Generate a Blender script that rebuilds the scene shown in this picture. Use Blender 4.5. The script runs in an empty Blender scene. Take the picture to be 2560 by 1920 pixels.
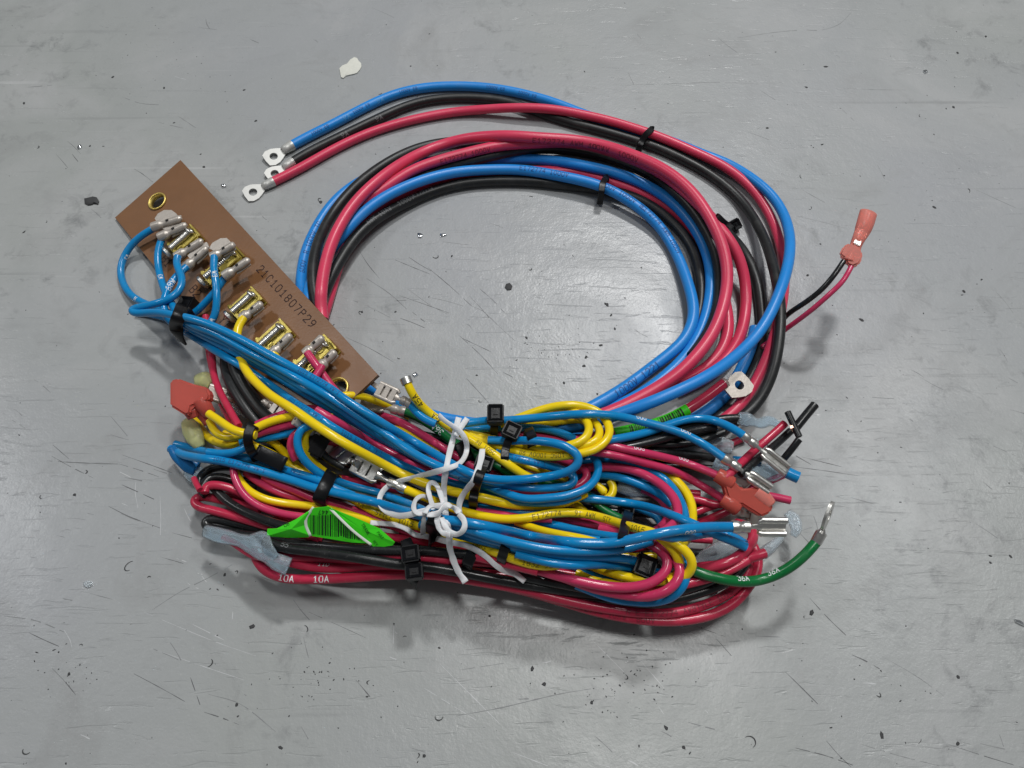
import bpy, bmesh, math, random
import numpy as np
from mathutils import Vector, Matrix

random.seed(7); rng = np.random.default_rng(11)
SC = bpy.context.scene
MM = 0.001                                   # the script thinks in millimetres

# ---------------------------------------------------------------- camera
PITCH, DIST, FPX = math.radians(62.5), 300.0, 2009.0
CAM = np.array([0, -DIST*math.cos(PITCH), DIST*math.sin(PITCH)])
FWD = np.array([0, math.cos(PITCH), -math.sin(PITCH)])
RGT = np.array([1.0, 0, 0]); UPV = np.array([0, math.sin(PITCH), math.cos(PITCH)])
cd = bpy.data.cameras.new('camera'); cam = bpy.data.objects.new('camera', cd)
SC.collection.objects.link(cam); SC.camera = cam
cam.location = Vector(CAM*MM); cam.rotation_euler = (math.pi/2-PITCH, 0, 0)
cd.sensor_width = 36; cd.lens = 36*FPX/2560; cd.clip_start = 0.01; cd.clip_end = 50

# ---------------------------------------------------------------- world, lamps, exposure
w = bpy.data.worlds.new('World'); SC.world = w; w.use_nodes = True
bg = w.node_tree.nodes['Background']; bg.inputs[0].default_value = (0.95, 0.98, 1.0, 1); bg.inputs[1].default_value = 0.135
SC.view_settings.view_transform = 'Standard'; SC.view_settings.look = 'None'
SC.view_settings.exposure = 0; SC.view_settings.gamma = 1
try: SC.cycles.use_denoising = True
except Exception: pass

def area(name, loc, sx, sy, power, col, target=(0, 0, 0)):
    l = bpy.data.lights.new(name, 'AREA'); l.shape = 'RECTANGLE'; l.size = sx; l.size_y = sy
    l.energy = power; l.color = col
    o = bpy.data.objects.new(name, l); SC.collection.objects.link(o); o.location = loc
    o.rotation_euler = (Vector(target)-Vector(loc)).to_track_quat('-Z', 'Y').to_euler()
    return o
area('ceiling_lamp_overhead', (0.34, 0.26, 2.6), 0.55, 0.28, 17, (1, 0.99, 0.97))
area('ceiling_lamp_back', (0.52, 1.62, 2.6), 0.26, 0.20, 42, (1, 1, 0.99))
area('ceiling_lamp_left', (-2.1, 0.8, 2.6), 0.30, 0.30, 14, (0.97, 0.99, 1))
area('ceiling_lamp_right', (1.45, 0.8, 2.6), 0.30, 0.30, 11, (0.98, 1, 0.99))

# ---------------------------------------------------------------- small helpers
def ray(x, y):
    d = FWD + (x-1280)/FPX*RGT - (y-960)/FPX*UPV
    return d/np.linalg.norm(d)
def at(x, y, z):
    d = ray(x, y); return CAM + d*((z-CAM[2])/d[2])
def nrm(v): return v/(np.linalg.norm(v)+1e-12)
def proj(P):
    q = np.atleast_2d(P)-CAM; k = q@FWD
    return np.stack([1280+FPX*(q@RGT)/k, 960-FPX*(q@UPV)/k], 1)

MATS = {}
def mat(name, col, rough=0.4, metal=0.0, spec=0.5, noise=0.0, nscale=300, bump=0.0, bscale=2500, trans=0.0, ior=1.45, coat=0.0, alpha=1.0, rvar=0.0, sss=0.0, dust=0.0):
    if name in MATS: return MATS[name]
    m = bpy.data.materials.new(name); m.use_nodes = True; nt = m.node_tree; N = nt.nodes; L = nt.links
    b = N['Principled BSDF']
    b.inputs['Base Color'].default_value = (*col, 1); b.inputs['Roughness'].default_value = rough
    b.inputs['Metallic'].default_value = metal; b.inputs['Specular IOR Level'].default_value = spec
    b.inputs['Transmission Weight'].default_value = trans; b.inputs['IOR'].default_value = ior
    b.inputs['Coat Weight'].default_value = coat; b.inputs['Coat Roughness'].default_value = 0.15
    b.inputs['Alpha'].default_value = alpha
    if sss: b.inputs['Subsurface Weight'].default_value = sss; b.inputs['Subsurface Radius'].default_value = (0.002, 0.001, 0.001)
    if noise or bump or rvar:
        tc = N.new('ShaderNodeTexCoord')
    if noise:
        n = N.new('ShaderNodeTexNoise'); n.inputs['Scale'].default_value = nscale; n.inputs['Detail'].default_value = 4
        L.new(tc.outputs['Object'], n.inputs['Vector'])
        mx = N.new('ShaderNodeMix'); mx.data_type = 'RGBA'
        mx.inputs['A'].default_value = (*[max(0, c*(1-noise)) for c in col], 1)
        mx.inputs['B'].default_value = (*[min(1, c*(1+noise)+noise*0.01) for c in col], 1)
        L.new(n.outputs['Fac'], mx.inputs['Factor']); res = mx.outputs['Result']
        if dust:
            for sc_, lo, hi, amt, dc in ((130, .52, .78, dust, (.34, .34, .33)), (900, .62, .74, dust*1.3, (.42, .42, .41)), (420, .66, .74, dust*1.2, (.02, .02, .02))):
                n2 = N.new('ShaderNodeTexNoise'); n2.inputs['Scale'].default_value = sc_; n2.inputs['Detail'].default_value = 5; L.new(tc.outputs['Object'], n2.inputs['Vector'])
                r2 = N.new('ShaderNodeMapRange'); r2.inputs['From Min'].default_value = lo; r2.inputs['From Max'].default_value = hi; r2.inputs['To Max'].default_value = amt; L.new(n2.outputs['Fac'], r2.inputs['Value'])
                m2 = N.new('ShaderNodeMix'); m2.data_type = 'RGBA'; m2.inputs['B'].default_value = (*dc, 1); L.new(r2.outputs['Result'], m2.inputs['Factor']); L.new(res, m2.inputs['A']); res = m2.outputs['Result']
        L.new(res, b.inputs['Base Color'])
    if rvar:
        n = N.new('ShaderNodeTexNoise'); n.inputs['Scale'].default_value = nscale*0.7; n.inputs['Detail'].default_value = 5
        L.new(tc.outputs['Object'], n.inputs['Vector'])
        mr = N.new('ShaderNodeMapRange'); mr.inputs['To Min'].default_value = max(0.03, rough-rvar); mr.inputs['To Max'].default_value = rough+rvar
        L.new(n.outputs['Fac'], mr.inputs['Value']); L.new(mr.outputs['Result'], b.inputs['Roughness'])
    if bump:
        n = N.new('ShaderNodeTexNoise'); n.inputs['Scale'].default_value = bscale; n.inputs['Detail'].default_value = 3
        L.new(tc.outputs['Object'], n.inputs['Vector'])
        bp = N.new('ShaderNodeBump'); bp.inputs['Strength'].default_value = bump; bp.inputs['Distance'].default_value = 0.0002
        L.new(n.outputs['Fac'], bp.inputs['Height']); L.new(bp.outputs['Normal'], b.inputs['Normal'])
    MATS[name] = m; return m

def pvc(name, col, rough, big=False):
    return mat(name, col, rough, noise=0.10, nscale=90, bump=0.10 if big else 0.16, bscale=900 if big else 700, rvar=0.10, spec=0.5, dust=0.06)
COL = {
 'BLUE':  pvc('cable_blue', (0.014, 0.235, 0.67), 0.36, True),
 'RED':   pvc('cable_red', (0.66, 0.046, 0.108), 0.34, True),
 'BLACK': pvc('cable_black', (0.014, 0.015, 0.016), 0.40, True),
 'blue':  pvc('wire_blue', (0.003, 0.225, 0.53), 0.20),
 'red':   pvc('wire_red', (0.50, 0.026, 0.068), 0.23),
 'pink':  pvc('wire_crimson', (0.56, 0.036, 0.115), 0.23),
 'black': pvc('wire_black', (0.011, 0.012, 0.013), 0.26),
 'yellow':pvc('wire_yellow', (0.88, 0.64, 0.006), 0.23),
 'green': pvc('wire_green', (0.002, 0.145, 0.034), 0.28),
}
TIN = mat('tinned_metal', (0.66, 0.65, 0.62), 0.34, 1.0, noise=0.15, nscale=700, bump=0.3, bscale=1500, rvar=0.12)
TIN_DULL = mat('tinned_terminal', (0.50, 0.455, 0.41), 0.40, 0.45, noise=0.12, nscale=600, bump=0.3, bscale=1200, rvar=0.1)
BRASS = mat('brass', (0.47, 0.375, 0.085), 0.34, 0.55, noise=0.22, nscale=500, bump=0.25, bscale=1200, rvar=0.12)
GOLD = mat('eyelet_brass', (0.74, 0.56, 0.16), 0.36, 0.75)
COPPER = mat('copper_strands', (0.85, 0.48, 0.34), 0.3, 1.0)
BOARD = mat('phenolic_board', (0.195, 0.091, 0.038), 0.36, noise=0.13, nscale=120, bump=0.25, bscale=1200, rvar=0.10)
BOARD_EDGE = mat('board_edge', (0.16, 0.085, 0.045), 0.6, noise=0.2, nscale=900)
INK = mat('board_ink', (0.030, 0.010, 0.008), 0.6)
NYLON = mat('black_nylon', (0.006, 0.0065, 0.008), 0.34, spec=0.3, bump=0.2, bscale=1200, rvar=0.08)
WHITE = mat('white_string', (0.74, 0.75, 0.77), 0.45, noise=0.06, nscale=400, bump=0.4, bscale=1800, sss=0.15)
P_WHITE = mat('white_print', (0.75, 0.78, 0.80), 0.5)
P_DARK = mat('dark_print', (0.030, 0.022, 0.010), 0.5)
P_OLIVE = mat('olive_print', (0.20, 0.145, 0.010), 0.5)
P_BLUE = mat('blue_print', (0.008, 0.065, 0.24), 0.5)
P_RED = mat('red_print', (0.24, 0.014, 0.035), 0.5)
P_GREY = mat('grey_print', (0.15, 0.155, 0.16), 0.5)
LIME = mat('green_sticker', (0.050, 0.68, 0.012), 0.45, noise=0.06, nscale=200, bump=0.1)
PAPER = mat('sticker_back', (0.70, 0.75, 0.66), 0.6)
CLEAR_BLUE = mat('clear_blue_sleeve', (0.80, 0.91, 0.98), 0.10, trans=0.85, ior=1.20, bump=0.12, bscale=300)
CLEAR = mat('clear_sleeve', (0.82, 0.88, 0.92), 0.12, trans=0.80, ior=1.22, bump=0.15, bscale=300)
CLEAR_YEL = mat('clear_yellowish_sleeve', (0.83, 0.84, 0.45), 0.3, trans=0.5, ior=1.3, bump=0.2)
CLEAR_RED = mat('clear_red_sleeve', (0.68, 0.135, 0.105), 0.22, trans=0.42, ior=1.25, bump=0.06, bscale=400)
CLEAR_PINK = mat('clear_pink_sleeve', (0.86, 0.30, 0.25), 0.24, trans=0.40, ior=1.2)
CHIP = mat('white_paint', (0.66, 0.66, 0.60), 0.7, noise=0.08, nscale=900, bump=0.4, bscale=1500)
GRIT = mat('dark_grit', (0.040, 0.041, 0.043), 0.7)
SCUFF = mat('scuff_residue', (0.105, 0.108, 0.112), 0.6)
SCUFF2 = mat('faint_scuff', (0.19, 0.195, 0.20), 0.5)
SCRATCH = mat('bare_scratch', (0.47, 0.48, 0.49), 0.35)
SHARD = mat('shiny_shard', (0.8, 0.82, 0.84), 0.1, 1.0)
TORN = mat('slot_shadow_black', (0.012, 0.012, 0.012), 0.6)  # near black: painted notch shade, and the ends of black wires

# ---------------------------------------------------------------- objects and parts
ORIG = {}
def link(o): SC.collection.objects.link(o)
def mesh_obj(name, V, Fc, m, parent=None, smooth=True, origin=None, edges_sharp=False):
    V = np.asarray(V, float)
    if parent is not None: org = ORIG[parent.name]
    elif origin is not None: org = np.asarray(origin, float)
    else:
        org = V.mean(0).copy(); org[2] = V[:, 2].min()
    me = bpy.data.meshes.new(name); me.from_pydata(((V-org)*MM).tolist(), [], Fc)
    if smooth: me.polygons.foreach_set('use_smooth', [True]*len(me.polygons))
    me.materials.append(m); me.update()
    if smooth == 'auto':
        try: me.set_sharp_from_angle(angle=math.radians(38))
        except Exception: pass
    o = bpy.data.objects.new(name, me); link(o)
    if parent is not None: o.parent = parent
    else: o.location = Vector(org*MM)
    ORIG[o.name] = org
    return o
def empty(name, org):
    o = bpy.data.objects.new(name, None); link(o); o.empty_display_size = 0.004
    o.location = Vector(np.asarray(org)*MM); ORIG[o.name] = np.asarray(org, float); return o
def tag(o, label, cat, group=None):
    o['label'] = label; o['category'] = cat
    if group: o['group'] = group
    return o

class G:                                     # geometry collector, millimetres
    def __init__(s): s.V = []; s.F = []
    def add(s, V, F):
        n = len(s.V); s.V += [tuple(v) for v in V]; s.F += [tuple(i+n for i in f) for f in F]; return s
    def box(s, o, ex, ey, ez, sx, sy, sz, bev=0.0):
        o = np.asarray(o, float)
        if bev:
            bm = bmesh.new(); bmesh.ops.create_cube(bm, size=1)
            for v in bm.verts: v.co = Vector((v.co.x*sx, v.co.y*sy, v.co.z*sz))
            bmesh.ops.bevel(bm, geom=bm.edges[:], offset=bev, segments=2, affect='EDGES')
            bm.verts.index_update()
            V = [o+ex*v.co.x+ey*v.co.y+ez*v.co.z for v in bm.verts]; Fc = [[v.index for v in f.verts] for f in bm.faces]
            bm.free(); return s.add(V, Fc)
        V = [o+ex*sx*a/2+ey*sy*b/2+ez*sz*c/2 for c in (-1, 1) for b in (-1, 1) for a in (-1, 1)]
        return s.add(V, [(0, 2, 3, 1), (4, 5, 7, 6), (0, 1, 5, 4), (2, 6, 7, 3), (0, 4, 6, 2), (1, 3, 7, 5)])
    def tube(s, P, r, n=10, flat=None, up=None, cap=True):
        V, F = tube_geo(P, r, n, flat, up, cap); return s.add(V, F)
    def hollow(s, a, b, r, t, n=16, up=None):   # open barrel with a wall
        a = np.asarray(a, float); b = np.asarray(b, float); T = nrm(b-a)
        x = nrm(np.cross(T, [0.3, 0.1, 1])); y = np.cross(T, x)
        V = []; 
        for c, rr in ((a, r), (b, r), (b, r-t), (a, r-t)):
            for i in range(n):
                q = 2*math.pi*i/n; V.append(c+rr*(x*math.cos(q)+y*math.sin(q)))
        F = []
        for k in range(4):
            for i in range(n):
                j = (i+1) % n; k2 = (k+1) % 4
                F.append((k*n+i, k*n+j, k2*n+j, k2*n+i))
        return s.add(V, F)
    def ring(s, c, ex, ey, ez, R, r, n=24, m=8):
        V = []; F = []
        for i in range(n):
            a = 2*math.pi*i/n; d = ex*math.cos(a)+ey*math.sin(a)
            for j in range(m):
                b = 2*math.pi*j/m; V.append(np.asarray(c)+d*(R+r*math.cos(b))+ez*r*math.sin(b))
        for i in range(n):
            for j in range(m):
                F.append((i*m+j, ((i+1) % n)*m+j, ((i+1) % n)*m+(j+1) % m, i*m+(j+1) % m))
        return s.add(V, F)
    def plate_hole(s, c, ex, ey, ez, outline, R, t):  # flat lug plate with a round hole; outline in local xy, star-shaped about 0
        n = len(outline); V = []; F = []
        c = np.asarray(c, float)
        for z in (t/2, -t/2):
            for (x, y) in outline: V.append(c+ex*x+ey*y+ez*z)
            for (x, y) in outline:
                l = math.hypot(x, y); V.append(c+ex*x/l*R+ey*y/l*R+ez*z)
        for i in range(n):
            j = (i+1) % n
            F += [(i, j, n+j, n+i), (2*n+i, 3*n+i, 3*n+j, 2*n+j), (i, 2*n+i, 2*n+j, j), (n+i, n+j, 3*n+j, 3*n+i)]
        return s.add(V, F)
    def prism(s, P, N, t):                    # polygon P (n,3) thickened along N
        P = np.asarray(P, float); n = len(P)
        V = list(P+N*t/2)+list(P-N*t/2)
        F = [tuple(range(n)), tuple(range(2*n-1, n-1, -1))]+[(i, n+i, n+(i+1) % n, (i+1) % n) for i in range(n)]
        return s.add(V, F)
    def obj(s, name, m, parent=None, smooth='auto', origin=None): return mesh_obj(name, s.V, s.F, m, parent, smooth, origin)

def frames(P, up=None):
    P = np.asarray(P, float); T = np.gradient(P, axis=0); T /= np.linalg.norm(T, axis=1)[:, None]+1e-12
    U = np.zeros_like(P)
    u = np.array([0.05, -0.35, 0.93]) if up is None else np.asarray(up, float)
    u = u-T[0]*(u@T[0]); u = nrm(u if np.linalg.norm(u) > 1e-3 else np.cross(T[0], [1, 0.2, 0]))
    for i in range(len(P)):
        u = u-T[i]*(u@T[i]); u = nrm(u); U[i] = u
    return T, U, np.cross(T, U)
def facing(P, T):
    U = nrm_rows((CAM-P)*1.0-(T*np.sum((CAM-P)*T, 1)[:, None])); return U
def nrm_rows(A): return A/(np.linalg.norm(A, axis=1)[:, None]+1e-12)
def tube_geo(P, r, n=12, flat=None, up=None, cap=True):
    P = np.asarray(P, float); N = len(P); T, U, W = frames(P, up)
    r = np.full(N, r) if np.isscalar(r) else np.asarray(r, float)
    fl = 1.0 if flat is None else flat
    fl = np.full(N, fl) if np.isscalar(fl) else np.asarray(fl, float)
    a = 2*np.pi*np.arange(n)/n
    V = P[:, None, :]+r[:, None, None]*(np.cos(a)[None, :, None]*U[:, None, :]*fl[:, None, None]+np.sin(a)[None, :, None]*W[:, None, :])
    V = V.reshape(-1, 3)
    F = [(i*n+j, i*n+(j+1) % n, (i+1)*n+(j+1) % n, (i+1)*n+j) for i in range(N-1) for j in range(n)]
    if cap: F += [tuple(range(n-1, -1, -1)), tuple((N-1)*n+j for j in range(n))]
    return V, F
def ribbon_geo(P, wdt, th, twist=None, upv=None):
    P = np.asarray(P, float); N = len(P); T = np.gradient(P, axis=0); T /= np.linalg.norm(T, axis=1)[:, None]+1e-12
    if upv is None: _, U, W = frames(P)
    else:
        U = nrm_rows(upv-T*np.sum(upv*T, 1)[:, None]); W = np.cross(T, U)
    if twist is not None:
        c = np.cos(twist)[:, None]; s = np.sin(twist)[:, None]; U, W = U*c+W*s, W*c-U*s
    wdt = np.full(N, wdt) if np.isscalar(wdt) else wdt
    h = th/2; V = []
    prof = [(-.5, -h*.5), (-.42, -h), (.42, -h), (.5, -h*.5), (.5, h*.5), (.42, h), (-.42, h), (-.5, h*.5)]
    for i in range(N):
        for a, b in prof: V.append(P[i]+W[i]*a*wdt[i]+U[i]*b)
    n = len(prof)
    F = [(i*n+j, i*n+(j+1) % n, (i+1)*n+(j+1) % n, (i+1)*n+j) for i in range(N-1) for j in range(n)]
    F += [tuple(range(n-1, -1, -1)), tuple((N-1)*n+j for j in range(n))]
    return V, F
def spline(pts, step):                        # centripetal Catmull-Rom through rows of pts, first two columns are distance
    P = np.asarray(pts, float); P = np.vstack([2*P[0]-P[1], P, 2*P[-1]-P[-2]]); out = []
    for i in range(1, len(P)-2):
        p0, p1, p2, p3 = P[i-1:i+3]; d = lambda a, b: max(1e-6, np.linalg.norm((b-a)[:2]))**0.5
        t0 = 0; t1 = t0+d(p0, p1); t2 = t1+d(p1, p2); t3 = t2+d(p2, p3)
        k = max(2, int(np.linalg.norm((p2-p1)[:2])/step))
        for t in np.linspace(t1, t2, k, endpoint=False):
            A1 = (t1-t)/(t1-t0)*p0+(t-t0)/(t1-t0)*p1; A2 = (t2-t)/(t2-t1)*p1+(t-t1)/(t2-t1)*p2; A3 = (t3-t)/(t3-t2)*p2+(t-t2)/(t3-t2)*p3
            B1 = (t2-t)/(t2-t0)*A1+(t-t0)/(t2-t0)*A2; B2 = (t3-t)/(t3-t1)*A2+(t-t1)/(t3-t1)*A3
            out.append((t2-t)/(t2-t1)*B1+(t-t1)/(t2-t1)*B2)
    out.append(P[-2]); return np.array(out)

# ---------------------------------------------------------------- the heap: each new wire comes to rest on what already lies there
class Heap:
    def __init__(s): s.P = np.zeros((0, 3)); s.R = np.zeros(0); s.X = np.zeros((0, 2))
    def put(s, P, r):
        P = np.atleast_2d(P); s.P = np.vstack([s.P, P]); s.R = np.concatenate([s.R, np.full(len(P), r) if np.isscalar(r) else r]); s.X = np.vstack([s.X, proj(P)])
    def rest(s, xy, r, pack=0.90):
        z = np.zeros(len(xy)); lo = xy.min(0)-60; hi = xy.max(0)+60
        k = np.all((s.X > lo) & (s.X < hi), 1); Q = s.P[k]; R = s.R[k]; X = s.X[k]
        for i, (x, y) in enumerate(xy):
            d = ray(x, y); t = (r-CAM[2])/d[2]
            if len(Q):
                m = np.abs(X[:, 0]-x)+np.abs(X[:, 1]-y) < 75
                if m.any():
                    q = Q[m]-CAM; al = q@d; pp = np.sum(q*q, 1)-al*al; rr = (r+R[m])*pack; h = rr*rr-pp; j = h > 0
                    if j.any(): t = min(t, (al[j]-np.sqrt(h[j])).min())
            z[i] = CAM[2]+t*d[2]
        return z
HEAP = Heap()
def smooth_env(z, win=8, sig=6.0):
    n = len(z); zz = np.array([z[max(0, i-win):i+win+1].max() for i in range(n)])
    k = np.exp(-0.5*(np.arange(-int(3*sig), int(3*sig)+1)/sig)**2); k /= k.sum(); h = len(k)//2
    p = np.concatenate([np.full(h, zz[0]), zz, np.full(h, zz[-1])])
    return np.convolve(p, k, 'valid')
# ---------------------------------------------------------------- the floor: one painted concrete sheet
def floor_material():
    m = bpy.data.materials.new('painted_concrete'); m.use_nodes = True; nt = m.node_tree; N = nt.nodes; L = nt.links; b = N['Principled BSDF']
    tc = N.new('ShaderNodeTexCoord')
    def noise(s, det=4, rough=0.55, sc=None, rot=0.0, dist=0.0):
        n = N.new('ShaderNodeTexNoise'); n.inputs['Scale'].default_value = s; n.inputs['Detail'].default_value = det
        n.inputs['Roughness'].default_value = rough; n.inputs['Distortion'].default_value = dist
        if sc:
            mp = N.new('ShaderNodeMapping'); mp.inputs['Scale'].default_value = sc; mp.inputs['Rotation'].default_value = (0, 0, rot)
            L.new(tc.outputs['Object'], mp.inputs['Vector']); L.new(mp.outputs['Vector'], n.inputs['Vector'])
        else: L.new(tc.outputs['Object'], n.inputs['Vector'])
        return n.outputs['Fac']
    def ramp(f, a, b_, ca=0.0, cb=1.0):
        r = N.new('ShaderNodeMapRange'); r.inputs['From Min'].default_value = a; r.inputs['From Max'].default_value = b_
        r.inputs['To Min'].default_value = ca; r.inputs['To Max'].default_value = cb; L.new(f, r.inputs['Value']); return r.outputs['Result']
    def mix(f, A, B, mode='MIX'):
        x = N.new('ShaderNodeMix'); x.data_type = 'RGBA'; x.blend_type = mode
        for k, v in (('Factor', f), ('A', A), ('B', B)):
            if isinstance(v, (tuple, float)): x.inputs[k].default_value = v if k == 'Factor' else (*v, 1)
            else: L.new(v, x.inputs[k])
        return x.outputs['Result']
    def mth(op, a, b_=None):
        x = N.new('ShaderNodeMath'); x.operation = op
        for i, v in enumerate((a, b_)):
            if v is None: continue
            if isinstance(v, float): x.inputs[i].default_value = v
            else: L.new(v, x.inputs[i])
        return x.outputs[0]
    base = mix(ramp(noise(4, 3), 0.38, 0.62), (0.306, 0.316, 0.332), (0.306, 0.320, 0.314))
    base = mix(ramp(noise(11, 6, 0.62, dist=0.8), 0.48, 0.70, 0.0, 0.75), base, (0.375, 0.38, 0.384))
    base = mix(ramp(noise(17, 7, 0.68, dist=1.4), 0.54, 0.74, 0.0, 0.55), base, (0.235, 0.238, 0.24))
    base = mix(mth('MULTIPLY', ramp(noise(9, 3), 0.46, 0.60), ramp(noise(95, 5, 0.7, dist=0.5), 0.54, 0.72, 0.0, 0.75)), base, (0.16, 0.165, 0.17))
    for rt, s_, k_ in ((-0.45, 30, 0.45), (-0.72, 46, 0.40), (0.25, 40, 0.25)):
        base = mix(mth('MULTIPLY', ramp(noise(7+k_*9, 2), 0.42, 0.62), ramp(noise(s_, 3, 0.5, (0.16, 5.0, 1), rt, 0.25), 0.66, 0.74, 0.0, k_)), base, (0.17, 0.175, 0.18))
    base = mix(mth('MULTIPLY', ramp(noise(6, 2, 0.5, dist=0.3), 0.50, 0.62), ramp(noise(55, 3, 0.5, (0.2, 5.0, 1), -0.55, 0.3), 0.66, 0.75, 0.0, 0.6)), base, (0.52, 0.525, 0.53))
    base = mix(ramp(noise(520, 4, 0.7), 0.60, 0.80, 0.0, 0.30), base, (0.24, 0.245, 0.25))
    base = mix(ramp(noise(900, 3, 0.6), 0.60, 0.78, 0.0, 0.28), base, (0.46, 0.465, 0.47))
    L.new(base, b.inputs['Base Color'])
    L.new(ramp(noise(16, 6, 0.68, dist=0.8), 0.32, 0.68, 0.36, 0.62), b.inputs['Roughness'])
    b.inputs['Specular IOR Level'].default_value = 0.45
    h = mth('ADD', mth('MULTIPLY', noise(260, 4, 0.6), 0.55), mth('MULTIPLY', noise(1100, 3, 0.6), 0.24))
    h = mth('ADD', h, mth('MULTIPLY', ramp(noise(170, 3, 0.5, (0.35, 3.0, 1), -0.6, 1.0), 0.62, 0.7), -0.35))
    bp = N.new('ShaderNodeBump'); bp.inputs['Strength'].default_value = 0.5; bp.inputs['Distance'].default_value = 0.0005
    L.new(h, bp.inputs['Height']); L.new(bp.outputs['Normal'], b.inputs['Normal'])
    L.new(ramp(noise(13, 5, 0.65, dist=0.7), 0.40, 0.62, 0.12, 0.52), b.inputs['Coat Weight']); b.inputs['Coat Roughness'].default_value = 0.24; L.new(bp.outputs['Normal'], b.inputs['Coat Normal'])
    return m
fl = mesh_obj('floor', [(-2500, -2500, 0), (2500, -2500, 0), (2500, 2500, 0), (-2500, 2500, 0)], [(0, 1, 2, 3)], floor_material(), smooth=False, origin=(0, 0, 0))
fl['kind'] = 'structure'

# ---------------------------------------------------------------- terminal board: leans on the coil with its printed edge
B0, B1, B2 = at(451, 400, 10.0), at(290.7, 548, 1.2), at(945, 937, 20.0)
BU = nrm(B2-B0); BN = nrm(np.cross(B1-B0, BU)); BN = BN if BN[2] > 0 else -BN
BV = np.cross(BN, BU); BV = BV if BV@(B1-B0) > 0 else -BV
BL = np.linalg.norm(B2-B0); BW = (B1-B0)@BV
def bpt(x, y, n=0.0):                         # photo point on the plane n mm above the board face
    d = ray(x, y); o = B0+BN*n; return CAM+d*(((o-CAM)@BN)/(d@BN))
def buv(x, y, n=0.0):
    q = bpt(x, y, n)-B0; return q@BU, q@BV
def bw(u, v, n=0.0): return B0+BU*u+BV*v+BN*n
def bz(x, y, n): return bpt(x, y, n)[2]

# ---------------------------------------------------------------- wires
WIRES = {}; UNDER_BOARD = True; TH_ = 1.6
def smooth_path(q, sg):
    if len(q) < 8: return q
    h = int(3*sg); k = np.exp(-0.5*(np.arange(-h, h+1)/sg)**2); k /= k.sum(); o = q.copy(); n = len(q)
    ext = np.vstack([2*q[0]-q[h:0:-1], q, 2*q[-1]-q[-2:-h-2:-1]]) if n > h+2 else None
    if ext is None: return q
    for c in range(q.shape[1]): o[:, c] = np.convolve(ext[:, c], k, 'valid')
    return o
def plan(key, pts, r, step=5.0, base=0.0):
    rows = []
    for p in pts:
        zm = p[2] if len(p) > 2 else 0.0
        if isinstance(zm, str): zm = bz(p[0], p[1], float(zm[1:]))
        rows.append((p[0], p[1], max(zm, base)))
    q = spline(rows, step); q = smooth_path(q, 6.0 if r > 1.8 and len(q) > 60 else 2.2); WIRES[key] = dict(px=q[:, :2], zmin=q[:, 2], z=np.zeros(len(q)), r=r, pts=rows); return WIRES[key]
def settle(key, a=None, b=None, pack=0.90, win=8, sig=6.0):
    k = WIRES[key]; px = k['px']
    i0 = 0 if a is None else int(np.argmin(np.abs(px[:, 0]-a[0])+np.abs(px[:, 1]-a[1])))
    i1 = len(px) if b is None else int(np.argmin(np.abs(px[:, 0]-b[0])+np.abs(px[:, 1]-b[1])))
    z = np.maximum(HEAP.rest(px[i0:i1], k['r'], pack), k['zmin'][i0:i1])
    z = smooth_env(z, win, sig)
    if UNDER_BOARD and not key.startswith('bl'):                            # the cables that run in below the board stay under it
        for i in range(len(z)):
            x, y = px[i0+i]; u, v = buv(x, y, -TH_)
            if -5 < u < BL+5 and v > -22: z[i] = min(z[i], bz(x, y, -TH_)-k['r']*1.12+max(0, -v-0.5)*0.45)
    k['z'][i0:i1] = z
    P = np.array([at(x, y, zz) for (x, y), zz in zip(px[i0:i1], z)]); HEAP.put(P, k['r'])
def finish(key, col, label, name, cat, group=None, sides=12, extra=0.0):
    k = WIRES[key]
    if extra: k['z'] = smooth_env(k['z'], 2, extra)
    P = np.array([at(x, y, zz) for (x, y), zz in zip(k['px'], k['z'])])
    for _ in range(2): P[1:-1] = P[1:-1]*0.5+(P[:-2]+P[2:])*0.25
    k['P'] = P; T, U, Wd = frames(P); k['T'] = T; k['N'] = facing(P, T)
    V, F = tube_geo(P, k['r'], sides); m = COL[col] if isinstance(col, str) else col
    k['o'] = tag(mesh_obj(name, V, F, m, smooth='auto'), label, cat, group); k['s'] = np.concatenate([[0], np.cumsum(np.linalg.norm(np.diff(P, axis=0), axis=1))])
    return k
def W(key, col, label, pts, r=1.42, group=None, name=None, cat='wire', win=7, sig=8.0, pack=0.90, sides=12, base=0.0):
    if r < 1.8: r *= 0.94
    plan(key, pts, r, base=base); settle(key, None, None, pack, win, sig)
    return finish(key, col, label, name or '%s_wire' % ('red' if col == 'pink' else col), cat, group, sides)
def BIG(key, col, label, pts, r=2.2, group='heavy cables of the round coil', **kw):
    return W(key, col, label, pts, r, group, name=col.lower()+'_cable', cat='cable', win=12, sig=11.0, sides=16, **kw)

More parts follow.
